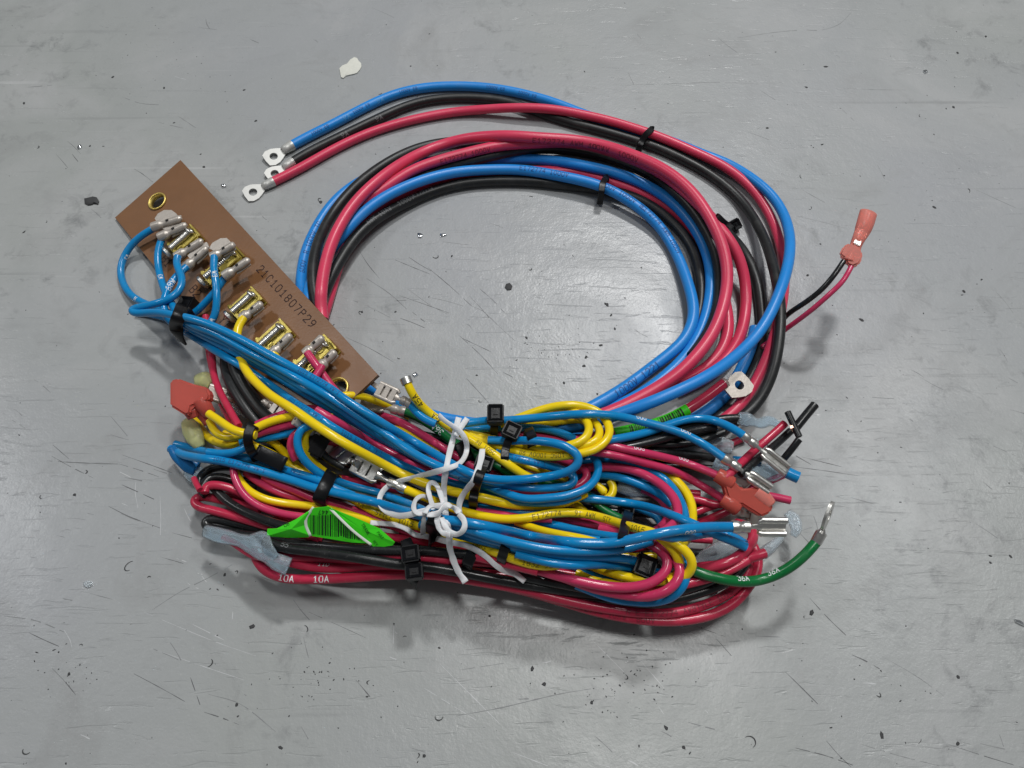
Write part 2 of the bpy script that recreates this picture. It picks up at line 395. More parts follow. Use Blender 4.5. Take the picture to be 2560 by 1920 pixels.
# stroke letters on a 0..1 grid (x, y)
GL = {'0': [[(.2,0),(0,.25),(0,.75),(.2,1),(.8,1),(1,.75),(1,.25),(.8,0),(.2,0)]], '1': [[(.15,.75),(.5,1),(.5,0)],[(.15,0),(.85,0)]],
 '2': [[(0,.75),(.2,1),(.8,1),(1,.75),(1,.6),(0,.05),(0,0),(1,0)]], '3': [[(0,.85),(.2,1),(.8,1),(1,.8),(.8,.55),(.4,.55)],[(.8,.55),(1,.3),(.8,0),(.2,0),(0,.15)]],
 '4': [[(.75,0),(.75,1),(0,.3),(1,.3)]], '5': [[(1,1),(.1,1),(0,.55),(.7,.6),(1,.4),(1,.2),(.75,0),(.2,0),(0,.12)]],
 '6': [[(.9,1),(.3,.8),(0,.35),(.15,0),(.8,0),(1,.25),(.8,.52),(.1,.45)]], '7': [[(0,1),(1,1),(.4,0)]],
 '8': [[(.2,.53),(0,.75),(.2,1),(.8,1),(1,.75),(.8,.53),(.2,.53),(0,.28),(.2,0),(.8,0),(1,.28),(.8,.53)]], '9': [[(.1,0),(.7,.2),(1,.65),(.85,1),(.2,1),(0,.75),(.2,.48),(.9,.55)]],
 'A': [[(0,0),(.5,1),(1,0)],[(.2,.35),(.8,.35)]], 'B': [[(0,0),(0,1),(.7,1),(.95,.8),(.7,.53),(0,.53)],[(.7,.53),(1,.28),(.75,0),(0,0)]], 'C': [[(1,.8),(.75,1),(.25,1),(0,.75),(0,.25),(.25,0),(.75,0),(1,.2)]],
 'D': [[(0,0),(0,1),(.6,1),(1,.7),(1,.3),(.6,0),(0,0)]], 'E': [[(1,1),(0,1),(0,0),(1,0)],[(0,.52),(.75,.52)]], 'L': [[(0,1),(0,0),(1,0)]], 'M': [[(0,0),(0,1),(.5,.4),(1,1),(1,0)]], 'N': [[(0,0),(0,1),(1,0),(1,1)]],
 'P': [[(0,0),(0,1),(.75,1),(1,.77),(.75,.5),(0,.5)]], 'R': [[(0,0),(0,1),(.75,1),(1,.77),(.75,.5),(0,.5)],[(.5,.5),(1,0)]], 'S': [[(1,.85),(.75,1),(.2,1),(0,.78),(.2,.54),(.8,.48),(1,.25),(.8,0),(.2,0),(0,.15)]],
 'T': [[(0,1),(1,1)],[(.5,1),(.5,0)]], 'U': [[(0,1),(0,.2),(.25,0),(.75,0),(1,.2),(1,1)]], 'V': [[(0,1),(.5,0),(1,1)]], 'W': [[(0,1),(.25,0),(.5,.65),(.75,0),(1,1)]], 'Y': [[(0,1),(.5,.5),(1,1)],[(.5,.5),(.5,0)]], '-': [[(.1,.5),(.9,.5)]], ' ': []}
def text_quads(txt, h, wfac=0.58, adv=0.86, stroke=0.14):
    out = []; x0 = 0
    for ch in txt:
        for pl in GL.get(ch, []):
            for (a, b), (c, d) in zip(pl[:-1], pl[1:]):
                p = np.array([x0+a*h*wfac, b*h]); q = np.array([x0+c*h*wfac, d*h]); e = q-p; l = np.linalg.norm(e)+1e-9; e /= l; nn = np.array([-e[1], e[0]])*stroke*h/2
                p = p-e*stroke*h*.35; q = q+e*stroke*h*.35
                k = max(1, int(l/(0.25*h)))
                for j in range(k):
                    A = p+(q-p)*j/k; Bq = p+(q-p)*(j+1)/k; out.append((A-nn, Bq-nn, Bq+nn, A+nn))
        x0 += h*adv
    return out, x0-h*(adv-wfac)
def print_on(key, txt, xy, h=1.5, m=None, flip=False, ang=0.0, **kw):   # ink printed round the tube
    k = WIRES[key]; i = int(np.argmin(np.hypot(k['px'][:, 0]-xy[0], k['px'][:, 1]-xy[1]))); s0 = k['s'][i]
    qs, wd = text_quads(txt, h, **kw); sg = -1 if flip else 1; V = []; F = []; r = k['r']+0.03
    for q in qs:
        b = len(V)
        for (x, y) in q:
            s = np.clip(s0+sg*(x-wd/2), 0, k['s'][-1]); j = min(len(k['s'])-2, max(0, np.searchsorted(k['s'], s)-1)); f = (s-k['s'][j])/(k['s'][j+1]-k['s'][j]+1e-9)
            c = k['P'][j]*(1-f)+k['P'][j+1]*f; T = nrm(k['T'][j]*(1-f)+k['T'][j+1]*f); Nn = nrm(k['N'][j]*(1-f)+k['N'][j+1]*f); E2 = np.cross(Nn, T*sg)
            a = (y-h/2)/r+ang; V.append(c+r*(math.cos(a)*Nn+math.sin(a)*E2))
        F.append((b, b+1, b+2, b+3))
    o = mesh_obj('printed_marking', V, F, m or P_WHITE, k['o'], smooth=False); return o
def along(key, end=0, d=0.0):                 # point and outward direction at a wire's end
    k = WIRES[key]; P = k['P']
    if end == 0: t = nrm(P[0]-P[min(4, len(P)-1)]); return P[0]+t*d, t
    t = nrm(P[-1]-P[-min(5, len(P))]); return P[-1]+t*d, t

COILG = 'heavy cables of the round coil'
# ---- heavy coil, lowest first
BIG('r3', 'RED', 'dark red cable half hidden beneath the bright blue one inside the ring', [(796,826),(808,792),(818,760),(827,728),(838,688),(850,645),(880,595),(940,525),(1040,468),(1150,436),(1300,428),(1400,428),(1450,432),(1525,456),(1600,481),(1662,513),(1706,545),(1745,585),(1772,632),(1795,690),(1814,757),(1824,825),(1802,885),(1765,922),(1700,958),(1640,980)])
BIG('bk3', 'BLACK', 'innermost black cable of the ring, along its lower inside edge', [(788,806),(800,770),(812,728),(826,695),(848,655),(870,620),(900,580),(950,540),(1025,502),(1100,472),(1175,456),(1250,452),(1325,453),(1400,461),(1480,470),(1560,484),(1625,512),(1675,550),(1715,592),(1738,632),(1750,680),(1755,730),(1750,780),(1736,825),(1705,875)])
BIG('b1', 'BLUE', 'bright blue cable crossing from outside to the middle of the ring', [(762,800),(752,745),(752,700),(758,650),(772,605),(782,585),(806,542),(832,507),(880,465),(960,427),(1060,405),(1160,400),(1250,399),(1350,398),(1450,412),(1550,436),(1625,467),(1680,504),(1725,552),(1755,600),(1772,645),(1779,695),(1776,742),(1768,785),(1752,830),(1722,883),(1687,920),(1650,952),(1600,987),(1555,1010),(1480,1040),(1380,1065)])
plan('b2', [(772,812),(764,770),(768,730),(790,680),(826,625),(865,577),(890,547),(937,507),(1000,472),(1075,444),(1150,428),(1200,425),(1300,424),(1400,440),(1487,459),(1537,480),(1600,520),(1650,566),(1690,630),(1715,692),(1732,748),(1738,785),(1728,825),(1707,858),(1675,884),(1625,922),(1575,960),(1525,992),(1485,1014),(1420,1046),(1300,1065),(1160,1056),(1062,1034),(990,1003),(930,972),(890,950),(850,935)], 2.2)
settle('b2', None, (845,602), win=12, sig=11.0)
BIG('bk1', 'BLACK', 'black cable on the outer left of the ring, dipping under the reds', [(800,800),(786,740),(780,690),(785,640),(801,588),(835,529),(881,473),(944,422),(1019,380),(1083,360),(1160,352),(1230,348),(1300,348),(1380,352),(1440,360)], r=2.2)
BIG('bk2', 'BLACK', 'black cable between the red and the blue along the top inside of the ring', [(940,498),(1000,462),(1060,436),(1125,414),(1200,397),(1300,375),(1400,372),(1500,389),(1575,413),(1650,451),(1700,490),(1740,535),(1772,588),(1792,635),(1800,690),(1800,745),(1788,795),(1765,845),(1730,890)])
BIG('bkR', 'BLACK', 'black cable just right of the inner red pair at the right of the ring', [(1768,540),(1798,566),(1824,588),(1848,612),(1870,645),(1890,692),(1901,742),(1905,790),(1908,840),(1903,880),(1886,925),(1860,975),(1826,1020),(1790,1052),(1730,1085),(1650,1105),(1560,1112),(1480,1112)])
BIG('b4', 'BLUE', 'short visible blue cable behind the ring lug, lowest at right', [(1888,820),(1878,870),(1855,920),(1827,972),(1790,1014),(1740,1046),(1680,1072),(1600,1092),(1500,1098),(1400,1095)])
BIG('rb', 'RED', 'lower of the two red cables twisted together at the top left of the ring', [(842,592),(872,542),(905,506),(952,478),(1025,427),(1100,400),(1175,380),(1250,363),(1300,360),(1350,358),(1425,356),(1500,370),(1580,398),(1650,430),(1737,500),(1785,552),(1818,592),(1840,622),(1856,667),(1865,717),(1866,765),(1858,822),(1841,865),(1812,900),(1765,940),(1700,970)])
settle('b2', (845,602), None, win=12, sig=11.0)
finish('b2', 'BLUE', 'blue cable along the inside edge of the ring, under its tie', 'blue_cable', 'cable', COILG, 16, 6.0)
BIG('ra', 'RED', 'upper and brightest red cable of the ring, on top all round', [(806,800),(800,750),(806,698),(816,645),(839,584),(880,515),(930,463),(1004,408),(1077,372),(1150,349),(1200,342),(1275,339),(1350,345),(1425,349),(1500,361),(1575,385),(1650,417),(1705,455),(1745,497),(1778,550),(1800,595),(1815,642),(1820,692),(1815,740),(1803,785),(1784,832),(1750,880),(1705,927),(1662,958),(1618,985),(1550,1020),(1480,1046),(1400,1066)], r=2.3, pack=.92)
LUGG = 'three ring terminals at the cut ends'
W('thinb', 'black', 'thin black wire lifting off the floor to the far red connector', [(1925,838,1),(1970,785,5),(2012,757,18),(2055,723,24),(2088,684,29),(2109,653,32)], r=1.05)
W('thinp', 'pink', 'thin crimson wire lifting off the floor to the far red connector', [(1905,868,1),(1963,824,4),(2025,778,17),(2070,739,23),(2108,702,28),(2128,667,31)], r=1.0)
plan('tk', [(731,405),(760,386),(800,366),(860,337),(950,294),(1025,261),(1100,246),(1200,245),(1275,255),(1330,275),(1375,291),(1450,313),(1500,325),(1575,347),(1650,371),(1700,395),(1750,420),(1800,453),(1850,497),(1882,540),(1910,592),(1927,642),(1940,692),(1950,745),(1952,795),(1948,850),(1938,910),(1922,958),(1898,1003),(1866,1038),(1828,1062),(1770,1078),(1700,1100),(1600,1115),(1500,1118)], 2.05)
settle('tk', None, (1882,540), win=12, sig=11.0)
plan('tb', [(729,364),(760,346),(800,327),(860,296),(947,251),(1000,231),(1075,217),(1150,215),(1200,217),(1275,227),(1325,239),(1375,252),(1425,272),(1500,300),(1600,330),(1700,361),(1765,390),(1812,404),(1862,434),(1900,460),(1940,499),(1962,537),(1974,577),(1977,617),(1972,657),(1960,702),(1943,748),(1923,792),(1900,830),(1862,872,10),(1812,913,16),(1750,951,21),(1700,975,23),(1650,997,23),(1600,1016,21),(1550,1034),(1485,1055),(1410,1072),(1300,1080),(1180,1078)], 2.12)
settle('tb', None, (1880,446), win=12, sig=11.0)
BIG('tr', 'RED', 'red cable tail ending lowest of the three at upper left', [(681,455),(700,446),(750,421),(825,378),(900,341),(975,314),(1050,295),(1125,281),(1200,274),(1300,269),(1375,272),(1450,285),(1525,302),(1600,325),(1662,347),(1750,386),(1790,404),(1825,424),(1875,465),(1912,513),(1940,570),(1953,617),(1961,660),(1962,700),(1958,748),(1946,805),(1929,865),(1905,925),(1872,985),(1830,1035),(1770,1072),(1690,1095),(1600,1105)], r=2.0)
settle('tk', (1882,540), None, win=12, sig=11.0)
finish('tk', 'BLACK', 'black cable tail ending between the blue and red tails at upper left', 'black_cable', 'cable', COILG, 16, 7.0)
plan('gw', [(1812,957,11),(1770,990,12),(1720,1024,12),(1660,1055),(1600,1070),(1530,1086),(1440,1100)], 1.85)
settle('gw')
settle('tb', (1880,446), None, win=12, sig=11.0)
finish('tb', 'BLUE', 'blue cable tail, uppermost of the three at upper left', 'blue_cable', 'cable', COILG, 16, 9.0)
finish('gw', 'red', 'red wire with a ring lug and a green barcode wrap, right of the ring', 'red_wire', 'wire')
BIG('bl1', 'BLACK', 'left one of two thick black leads bending down from under the board', [(575,850),(562,880),(557,907),(572,950,13),(595,995,15),(622,1032,15),(642,1060,13),(670,1085),(720,1105)], r=1.95, group='thick black leads left of the board')
BIG('bl2', 'BLACK', 'right one of two thick black leads bending down from under the board', [(600,845),(585,878),(581,905),(595,942,13),(622,988,15),(655,1030,15),(685,1055,12),(740,1085)], r=1.95, group='thick black leads left of the board')

# the board becomes something to lie on
UNDER_BOARD = False
for i in np.arange(2, BL, 3.0):
    for j in np.arange(2, BW, 3.0): HEAP.put(bw(i, j, -1.6), 1.7)
# ---------------------------------------------------------------- wires buried inside the bundle (seen only through its gaps; the last ones unseen, added for shadow)
BG = 'wires buried inside the bundle'
for i, (c, pts) in enumerate([
  ('red', [(560,1240),(700,1262),(900,1300),(1150,1345),(1400,1400),(1600,1440)]), ('black', [(600,1200),(760,1215),(950,1260),(1150,1310),(1400,1360),(1640,1400)]),
  ('red', [(600,1150),(760,1180),(950,1215),(1150,1260),(1400,1310),(1640,1340),(1780,1350)]), ('black', [(640,1120),(800,1140),(1000,1175),(1200,1220),(1450,1270),(1700,1290)]),
  ('red', [(640,1080),(800,1100),(1000,1135),(1200,1180),(1450,1215),(1750,1235)]), ('blue', [(700,1070),(850,1080),(1000,1110),(1200,1150),(1450,1180),(1700,1210)]),
  ('black', [(900,1060),(1050,1085),(1200,1120),(1450,1150),(1700,1165),(1850,1180)]), ('red', [(1000,1330),(1150,1370),(1400,1425),(1600,1450),(1750,1440)]),
  ('black', [(760,1330),(900,1345),(1100,1370),(1300,1400),(1500,1430),(1650,1420)]), ('red', [(600,1290),(760,1315),(950,1340),(1200,1370),(1450,1390),(1650,1360)]),
  ('black', [(1300,1130),(1450,1120),(1600,1115),(1740,1105),(1810,1080)]), ('blue', [(1250,1200),(1400,1230),(1560,1260),(1650,1300),(1650,1360)]),
  ('black', [(1440,1210),(1540,1215),(1640,1235),(1700,1260),(1780,1260)]), ('black', [(1440,1290),(1560,1300),(1660,1340),(1720,1380),(1790,1380)]),
  ('red', [(1500,1330),(1600,1345),(1680,1385),(1730,1430)]), ('black', [(1460,1370),(1560,1390),(1620,1420),(1600,1445)]),
  ('black', [(840,1150),(960,1190),(1080,1250),(1180,1310),(1300,1340)]), ('black', [(770,1060),(790,1100),(810,1140),(860,1170)]), ('black', [(680,1395),(850,1422),(1050,1428),(1250,1450),(1450,1488),(1650,1500),(1790,1474)]), ('black', [(660,1372),(850,1405),(1050,1412),(1250,1425),(1450,1460),(1650,1480)]), ('red', [(560,1300),(700,1335),(900,1385),(1100,1400),(1300,1415),(1500,1450),(1700,1455)])]):  # last three: hidden fillers added to make the front shadow denser
    W('f%d' % i, c, '%s wire buried deep inside the tied bundle' % c, pts, group=BG+', '+c, r=1.45, base=5)

# ---------------------------------------------------------------- bottom and left of the bundle
LOOPL = 'wire bends at the left end of the bundle'
W('bkB', 'black', 'black wire bent double below the red bends at the left end', [(760,1338),(700,1329),(640,1320),(590,1309),(545,1299),(520,1297),(507,1305),(513,1317),(540,1324),(590,1332),(640,1338),(700,1346),(780,1356)], r=1.6, base=7)
W('redE', 'red', 'outermost red wire along the bottom right curve of the bundle', [(1200,1450),(1272,1467),(1340,1484),(1400,1502),(1485,1527),(1560,1543),(1635,1552),(1710,1551),(1785,1535),(1835,1508),(1868,1472),(1888,1440),(1895,1415),(1893,1385),(1880,1360)], r=1.7, base=12)
W('redD', 'red', 'red wire printed 10A along the bottom edge of the bundle', [(632,1375),(640,1397),(652,1417),(677,1435),(715,1446),(790,1448),(865,1445),(940,1440),(965,1438),(1040,1436),(1090,1438),(1150,1446),(1220,1458),(1310,1474),(1385,1494),(1460,1511),(1535,1524),(1610,1533),(1685,1532),(1760,1513),(1810,1490),(1847,1462),(1868,1432),(1872,1405),(1860,1385)], r=1.65, base=13)
W('redF', 'red', 'red wire just above the one printed 10A', [(690,1395),(730,1408),(780,1418),(840,1421),(900,1417),(965,1415),(1040,1417),(1100,1420),(1200,1432),(1300,1445)], r=1.5, base=14)
W('redG', 'red', 'red wire tucked under the clear blue sleeve at lower left', [(560,1345),(585,1357),(612,1376),(640,1392),(690,1390),(760,1395),(850,1400),(950,1400),(1050,1400),(1180,1412)], r=1.35, base=10)
W('redK', 'red', 'dark red wire between the two black ones under the green sticker', [(700,1362),(800,1372),(900,1384),(1000,1392),(1065,1396),(1130,1402),(1190,1398),(1265,1412),(1390,1430),(1480,1442),(1560,1440)], r=1.5, base=15)
W('bkD', 'black', 'black wire directly beneath the green sticker', [(600,1338),(665,1345),(720,1358),(790,1364),(890,1372),(965,1376),(1045,1377),(1115,1382),(1190,1388)], r=1.6, base=14)
W('bkC', 'black', 'long black wire sweeping along the lower front of the bundle', [(660,1352),(715,1370),(790,1380),(865,1390),(940,1402),(990,1410),(1015,1412),(1077,1418),(1140,1428),(1215,1443),(1315,1461),(1410,1476),(1510,1490),(1610,1500),(1685,1497),(1760,1478),(1810,1458),(1850,1428),(1868,1400)], r=1.75, base=16)
W('bkC2', 'black', 'second black wire alongside the long one at the lower right', [(1300,1440),(1400,1460),(1500,1478),(1600,1488),(1690,1480),(1750,1462),(1800,1440),(1835,1415)], r=1.6, base=13)
W('redM', 'red', 'red wire ending in a clear sleeve, right of the lower loops', [(1640,1462),(1690,1445),(1735,1420),(1785,1415),(1835,1405),(1872,1396),(1912,1383,9)], r=1.7, base=9)
W('redN', 'red', 'red wire passing behind the pink loops at lower right', [(1600,1478),(1660,1472),(1715,1460),(1760,1449),(1797,1438),(1835,1420),(1870,1400)], r=1.55, base=9)
W('redI', 'red', 'thick red bend behind the forked blue terminal', [(1690,1440),(1740,1428),(1790,1416),(1832,1400),(1866,1374),(1884,1347),(1883,1327),(1862,1313),(1840,1308)], r=1.75, base=7)
W('redB', 'red', 'pinkish red wire bent double at the far left', [(650,1276),(600,1262),(552,1250),(517,1242),(495,1241),(482,1250),(484,1260),(498,1268),(540,1278),(615,1299),(677,1317),(730,1330),(800,1345)], r=1.6, base=8)
W('diag', 'black', 'black wire running diagonally between the red bends to the sticker', [(530,1215),(545,1230),(570,1255),(615,1281),(665,1301),(702,1313),(760,1325)], r=1.6, base=9)
W('bkA', 'black', 'black wire loop at the left below the blue connector pair', [(740,1215),(660,1190),(600,1170),(560,1166),(525,1172),(503,1188),(495,1207),(500,1226),(515,1238)], r=1.55, base=8)
W('bkA2', 'black', 'inner arm of the black loop below the blue connector pair', [(640,1216),(600,1206),(560,1194),(530,1192),(512,1203),(505,1220)], r=1.5, base=8)
W('redA', 'red', 'red wire bend inside the black loop at the left', [(512,1232),(507,1220),(517,1212),(540,1212),(575,1220),(602,1232),(640,1257),(690,1281),(740,1297),(800,1312)], r=1.5, base=9)
W('redT', 'red', 'red wire tip poking out left of the black loop', [(485,1197),(489,1206),(494,1216),(500,1225)], r=1.1, base=8, win=2, sig=2.0)
W('y12b', 'yellow', 'yellow wire mostly hidden behind the reds left of the sticker', [(650,1195),(690,1222),(735,1236),(765,1244),(800,1252)], r=1.3)
W('p16b', 'pink', 'crimson wire curving under the two blue wires at left', [(615,1180),(640,1200),(685,1225),(735,1243),(780,1256),(830,1268)], r=1.5)
W('p16', 'pink', 'long crimson wire running behind the green sticker', [(660,1190),(685,1205),(735,1224),(785,1246),(835,1259),(885,1277),(940,1297),(1000,1320),(1060,1340)], r=1.6)
W('y12', 'yellow', 'yellow wire sagging in an arc above the green sticker', [(640,1098),(605,1102),(590,1118),(582,1150),(587,1177),(600,1203),(622,1227),(660,1247),(710,1258),(772,1265),(835,1276),(890,1292),(950,1312)], r=1.45)
W('p14', 'pink', 'crimson wire hugging the outside of the sagging yellow wire', [(592,1145),(582,1172),(588,1197),(600,1223),(624,1250),(660,1271),(715,1286),(760,1292),(820,1300),(880,1310)], r=1.35)

# reds, blacks on the right in the shade
W('pr1', 'red', 'dark red wire in the shade, upper one under the red connector', [(1690,1300),(1745,1278),(1790,1262),(1825,1252)], r=1.4)
W('pr3', 'red', 'dark red wire in the shade beside the yellow arch', [(1700,1245),(1750,1250),(1790,1262),(1835,1255)], r=1.4)
W('pr2', 'red', 'red wire crimped to the grey spade terminal at right', [(1690,1322),(1750,1306),(1790,1291),(1826,1274)], r=1.5)
W('pr4', 'red', 'red wire rising toward the clear tube at right', [(1700,1160),(1760,1135),(1800,1120),(1860,1095)], r=1.4)
W('bkq', 'black', 'black wire entering the clear blue tube at right', [(1560,1130),(1640,1130),(1710,1136),(1760,1140),(1800,1150)], r=1.5)
W('bkp', 'black', 'black wire running into the torn clear blue sleeve at right', [(1540,1118),(1620,1095),(1700,1070),(1760,1058),(1810,1048),(1848,1046,12)], r=1.75)
W('bkr', 'black', 'black wire parallel below the one in the torn sleeve', [(1520,1128),(1600,1112),(1680,1090),(1740,1075),(1790,1068)], r=1.6)

# ---------------------------------------------------------------- middle of the bundle
W('y15', 'yellow', 'thin yellow wire just under the long blue one at lower middle', [(1440,1360),(1485,1375),(1535,1387),(1610,1392),(1640,1388)], r=1.25)
W('s19', 'blue', 'short blue wire dipping below the yellow arcs at lower middle', [(1400,1395),(1447,1422),(1485,1440),(1530,1448),(1600,1455)], r=1.4)
W('y17', 'yellow', 'lower yellow arc nested in the crimson loops at lower right', [(1440,1430),(1482,1450),(1535,1459),(1600,1461),(1645,1455)], r=1.25)
W('s18', 'blue', 'dark blue wire ending at the black tie head in the lower loops', [(1400,1375),(1450,1385),(1497,1398),(1560,1413),(1600,1426),(1650,1432)], r=1.45)
W('y16', 'yellow', 'upper yellow arc nested in the crimson loops at lower right', [(1420,1395),(1472,1412),(1510,1426),(1560,1441),(1610,1449),(1650,1446),(1675,1435)], r=1.5)
W('gtail', 'green', 'green wire tail sweeping out at lower right to a ring terminal', [(1680,1400,9),(1735,1427,12),(1785,1443,14),(1847,1454,16),(1897,1451,17),(1947,1434,19),(1990,1407,22),(2022,1377,25),(2043,1352,27)], r=1.75)
plan('y6', [(1010,1222),(1047,1237),(1085,1252),(1120,1266),(1155,1278),(1215,1292),(1265,1298),(1315,1295),(1385,1283),(1435,1282),(1485,1289),(1535,1304),(1580,1318),(1635,1333),(1660,1350),(1685,1376),(1700,1405),(1702,1424),(1692,1440),(1668,1450),(1640,1452)], 1.457)
settle('y6', (1701, 1408), None)
plan('y7', [(1640,1334),(1680,1352),(1710,1373),(1730,1398),(1732,1416),(1722,1434),(1702,1447),(1670,1456)], 1.410)
settle('y7', (1728, 1424), None)
W('sl1', 'blue', 'teal blue loop outside the crimson ones at lower right', [(1440,1462),(1485,1480),(1535,1497),(1585,1504),(1635,1505),(1680,1493),(1708,1465),(1717,1435),(1712,1408),(1694,1378),(1660,1352),(1600,1338)], r=1.45)
W('pl2', 'pink', 'outer crimson loop at lower right, bent back on itself', [(1310,1415),(1385,1436),(1440,1455),(1485,1471),(1560,1487),(1622,1491),(1670,1475),(1696,1447),(1701,1420),(1688,1397),(1660,1373),(1625,1355),(1585,1340),(1530,1322),(1460,1306),(1397,1297),(1340,1293)], r=1.6)
W('pl1', 'pink', 'inner crimson loop at lower right, bent back on itself', [(1270,1400),(1330,1420),(1385,1437),(1460,1456),(1535,1468),(1590,1467),(1635,1454),(1662,1432),(1671,1407),(1663,1388),(1642,1369),(1615,1354),(1560,1335),(1500,1322)], r=1.6)
W('redR', 'red', 'red wire between the lower yellow wire and the long black one', [(1190,1392),(1240,1403),(1290,1415),(1345,1429)], r=1.5, base=12)
W('y8', 'yellow', 'yellow wire printed AWM STYLE, leaving the left tie toward the knot', [(560,1085),(610,1090),(635,1091),(660,1093),(688,1108),(722,1145),(760,1178),(797,1205),(835,1223),(885,1250),(940,1280),(1002,1302),(1052,1318),(1100,1337),(1140,1353),(1190,1366),(1240,1381),(1277,1395),(1327,1410),(1365,1415),(1397,1412)], r=1.5)
W('s14', 'blue', 'blue wire along the lower middle, above the red and black ones', [(1050,1310),(1095,1322),(1140,1335),(1190,1347),(1265,1367),(1340,1391),(1400,1402),(1440,1405),(1490,1402),(1545,1405),(1606,1414)], r=1.5)
W('s14b', 'blue', 'lowest blue wire of the lower middle, right of the small black band', [(1290,1384),(1340,1398),(1385,1408),(1440,1413),(1490,1411),(1545,1415),(1604,1424)], r=1.4)
W('s15b', 'blue', 'blue wire between two others in the lower middle band', [(1080,1300),(1140,1322),(1215,1346),(1290,1365),(1365,1381),(1430,1390),(1490,1391),(1550,1396),(1610,1408)], r=1.45)
W('s16b', 'blue', 'deep blue wire beneath the yellow one printed E172774', [(1080,1270),(1165,1282),(1240,1300),(1320,1318),(1400,1338),(1460,1345)], r=1.4)
W('s17', 'blue', 'blue wire running into the tie near the lower right loops', [(1180,1268),(1260,1284),(1327,1298),(1390,1313),(1440,1325),(1485,1334),(1535,1342),(1590,1348)], r=1.45)
W('s17b', 'blue', 'blue wire just under the one entering the lower right tie', [(1150,1290),(1240,1306),(1310,1318),(1380,1332),(1450,1345),(1500,1352)], r=1.4)
W('y14', 'yellow', 'yellow wire slanting down between the blues at lower middle', [(1290,1305),(1352,1325),(1397,1335),(1460,1347),(1500,1358)], r=1.3)
W('redcl', 'red', 'left red wire under the grey spade terminal by the board', [(514,790,6),(519,830,7),(523,880,8),(531,920,8),(540,960,7),(552,1005),(570,1040),(590,1068),(605,1085)], r=1.45)
W('redcl2', 'red', 'right red wire under the grey spade terminal by the board', [(528,860,6),(531,905,6),(536,945,6),(552,985,5),(568,1015),(585,1045),(597,1065)], r=1.4)
W('y9c', 'yellow', 'middle yellow lead from the red connector to the left tie', [(524,1052),(537,1080),(555,1092),(585,1093),(612,1085),(640,1080)], r=1.42)
W('y9a', 'yellow', 'left yellow lead from the red connector to the left tie', [(484,1036),(502,1070),(522,1095),(550,1110),(585,1112),(612,1108),(645,1112)], r=1.5)
W('p8', 'pink', 'thin crimson wire above the yellow one right of the left tie', [(640,1062),(672,1047),(710,1034),(755,1022),(800,1022),(850,1040)], r=1.3)
W('s13', 'blue', 'short blue wire passing up behind the left tie', [(600,1108),(640,1098),(682,1093),(722,1084),(760,1068),(800,1060)], r=1.4)
W('p7', 'pink', 'crimson wire leaving the left tie upward under the yellow', [(610,1095),(655,1080),(685,1071),(735,1059),(780,1050),(830,1062)], r=1.5)
W('y10', 'yellow', 'yellow wire leaving the left tie up to the right', [(605,1085),(635,1073),(660,1060),(697,1048),(735,1040),(780,1036),(830,1045)], r=1.5)
W('y9b', 'yellow', 'right yellow lead from the red connector to the left tie', [(522,1034),(552,1054),(580,1074),(610,1083),(640,1088)], r=1.5)
W('p6', 'pink', 'crimson wire curving down beside the blue one at the middle left', [(760,1075),(735,1085),(726,1105),(726,1125),(740,1150)], r=1.4)
W('y11', 'yellow', 'yellow wire emerging under the tie at left, behind the printed one', [(625,1108),(647,1121),(672,1130),(697,1145),(725,1163),(765,1185),(800,1205)], r=1.4)
W('y13', 'yellow', 'yellow wire curving down steeply beside the dark hole', [(800,1062),(775,1068),(763,1082),(760,1102),(766,1130),(785,1158),(812,1180),(850,1200)], r=1.45)
W('s10', 'blue', 'blue wire curving down beside the yellow one into the middle tie', [(790,1060),(762,1066),(746,1082),(742,1110),(752,1138),(775,1165),(805,1187),(835,1200),(885,1217),(947,1232),(985,1246),(1035,1265),(1080,1286),(1140,1312),(1215,1337),(1290,1357),(1365,1372),(1440,1378),(1500,1378),(1560,1372),(1630,1352)], r=1.45)
W('s11', 'blue', 'upper blue wire of the pair from the blue connector at far left', [(437,1110),(472,1119),(522,1131),(572,1138),(600,1142),(635,1150),(685,1167),(747,1185),(797,1201),(840,1222),(885,1240)], r=1.5)
W('s11b', 'blue', 'blue wire branching from the far left pair up into the left tie', [(520,1130),(560,1134),(590,1130),(610,1120),(626,1112)], r=1.4)
plan('s12', [(427,1122),(447,1134),(485,1143),(560,1153),(610,1166),(660,1180),(735,1203),(792,1222),(835,1231),(885,1243),(935,1255),(997,1274),(1060,1290),(1100,1298),(1165,1306),(1265,1326),(1340,1343),(1390,1351),(1460,1358),(1535,1357),(1610,1342),(1685,1327),(1760,1318),(1838,1317,16)], 1.5)
settle('s12', None, (1390,1351))
W('y5', 'yellow', 'yellow wire arching round the right end of the bundle', [(1560,1150),(1610,1158),(1652,1177),(1690,1202),(1715,1230),(1729,1262),(1731,1295),(1727,1328),(1716,1350),(1698,1366)], r=1.7)
W('yz', 'yellow', 'small yellow bend below the blue double loop', [(1490,1212),(1512,1225),(1518,1238),(1505,1232),(1497,1215)], r=1.3)
W('yz2', 'yellow', 'small yellow hook below the blue double loop', [(1525,1202),(1535,1215),(1533,1235),(1520,1248),(1490,1256)], r=1.45)
W('yz3', 'yellow', 'short yellow wire peeking out below the lowest blue loop', [(1380,1262),(1420,1256),(1445,1262),(1462,1280)], r=1.4)
W('g3', 'green', 'short green wire piece running into the lower right tie', [(1440,1222),(1470,1240),(1497,1264),(1525,1284),(1560,1300)], r=1.45)
W('p5', 'pink', 'inner crimson arch at the right of the bundle', [(1605,1222),(1640,1238),(1664,1262),(1673,1288),(1660,1312),(1635,1330)], r=1.45)
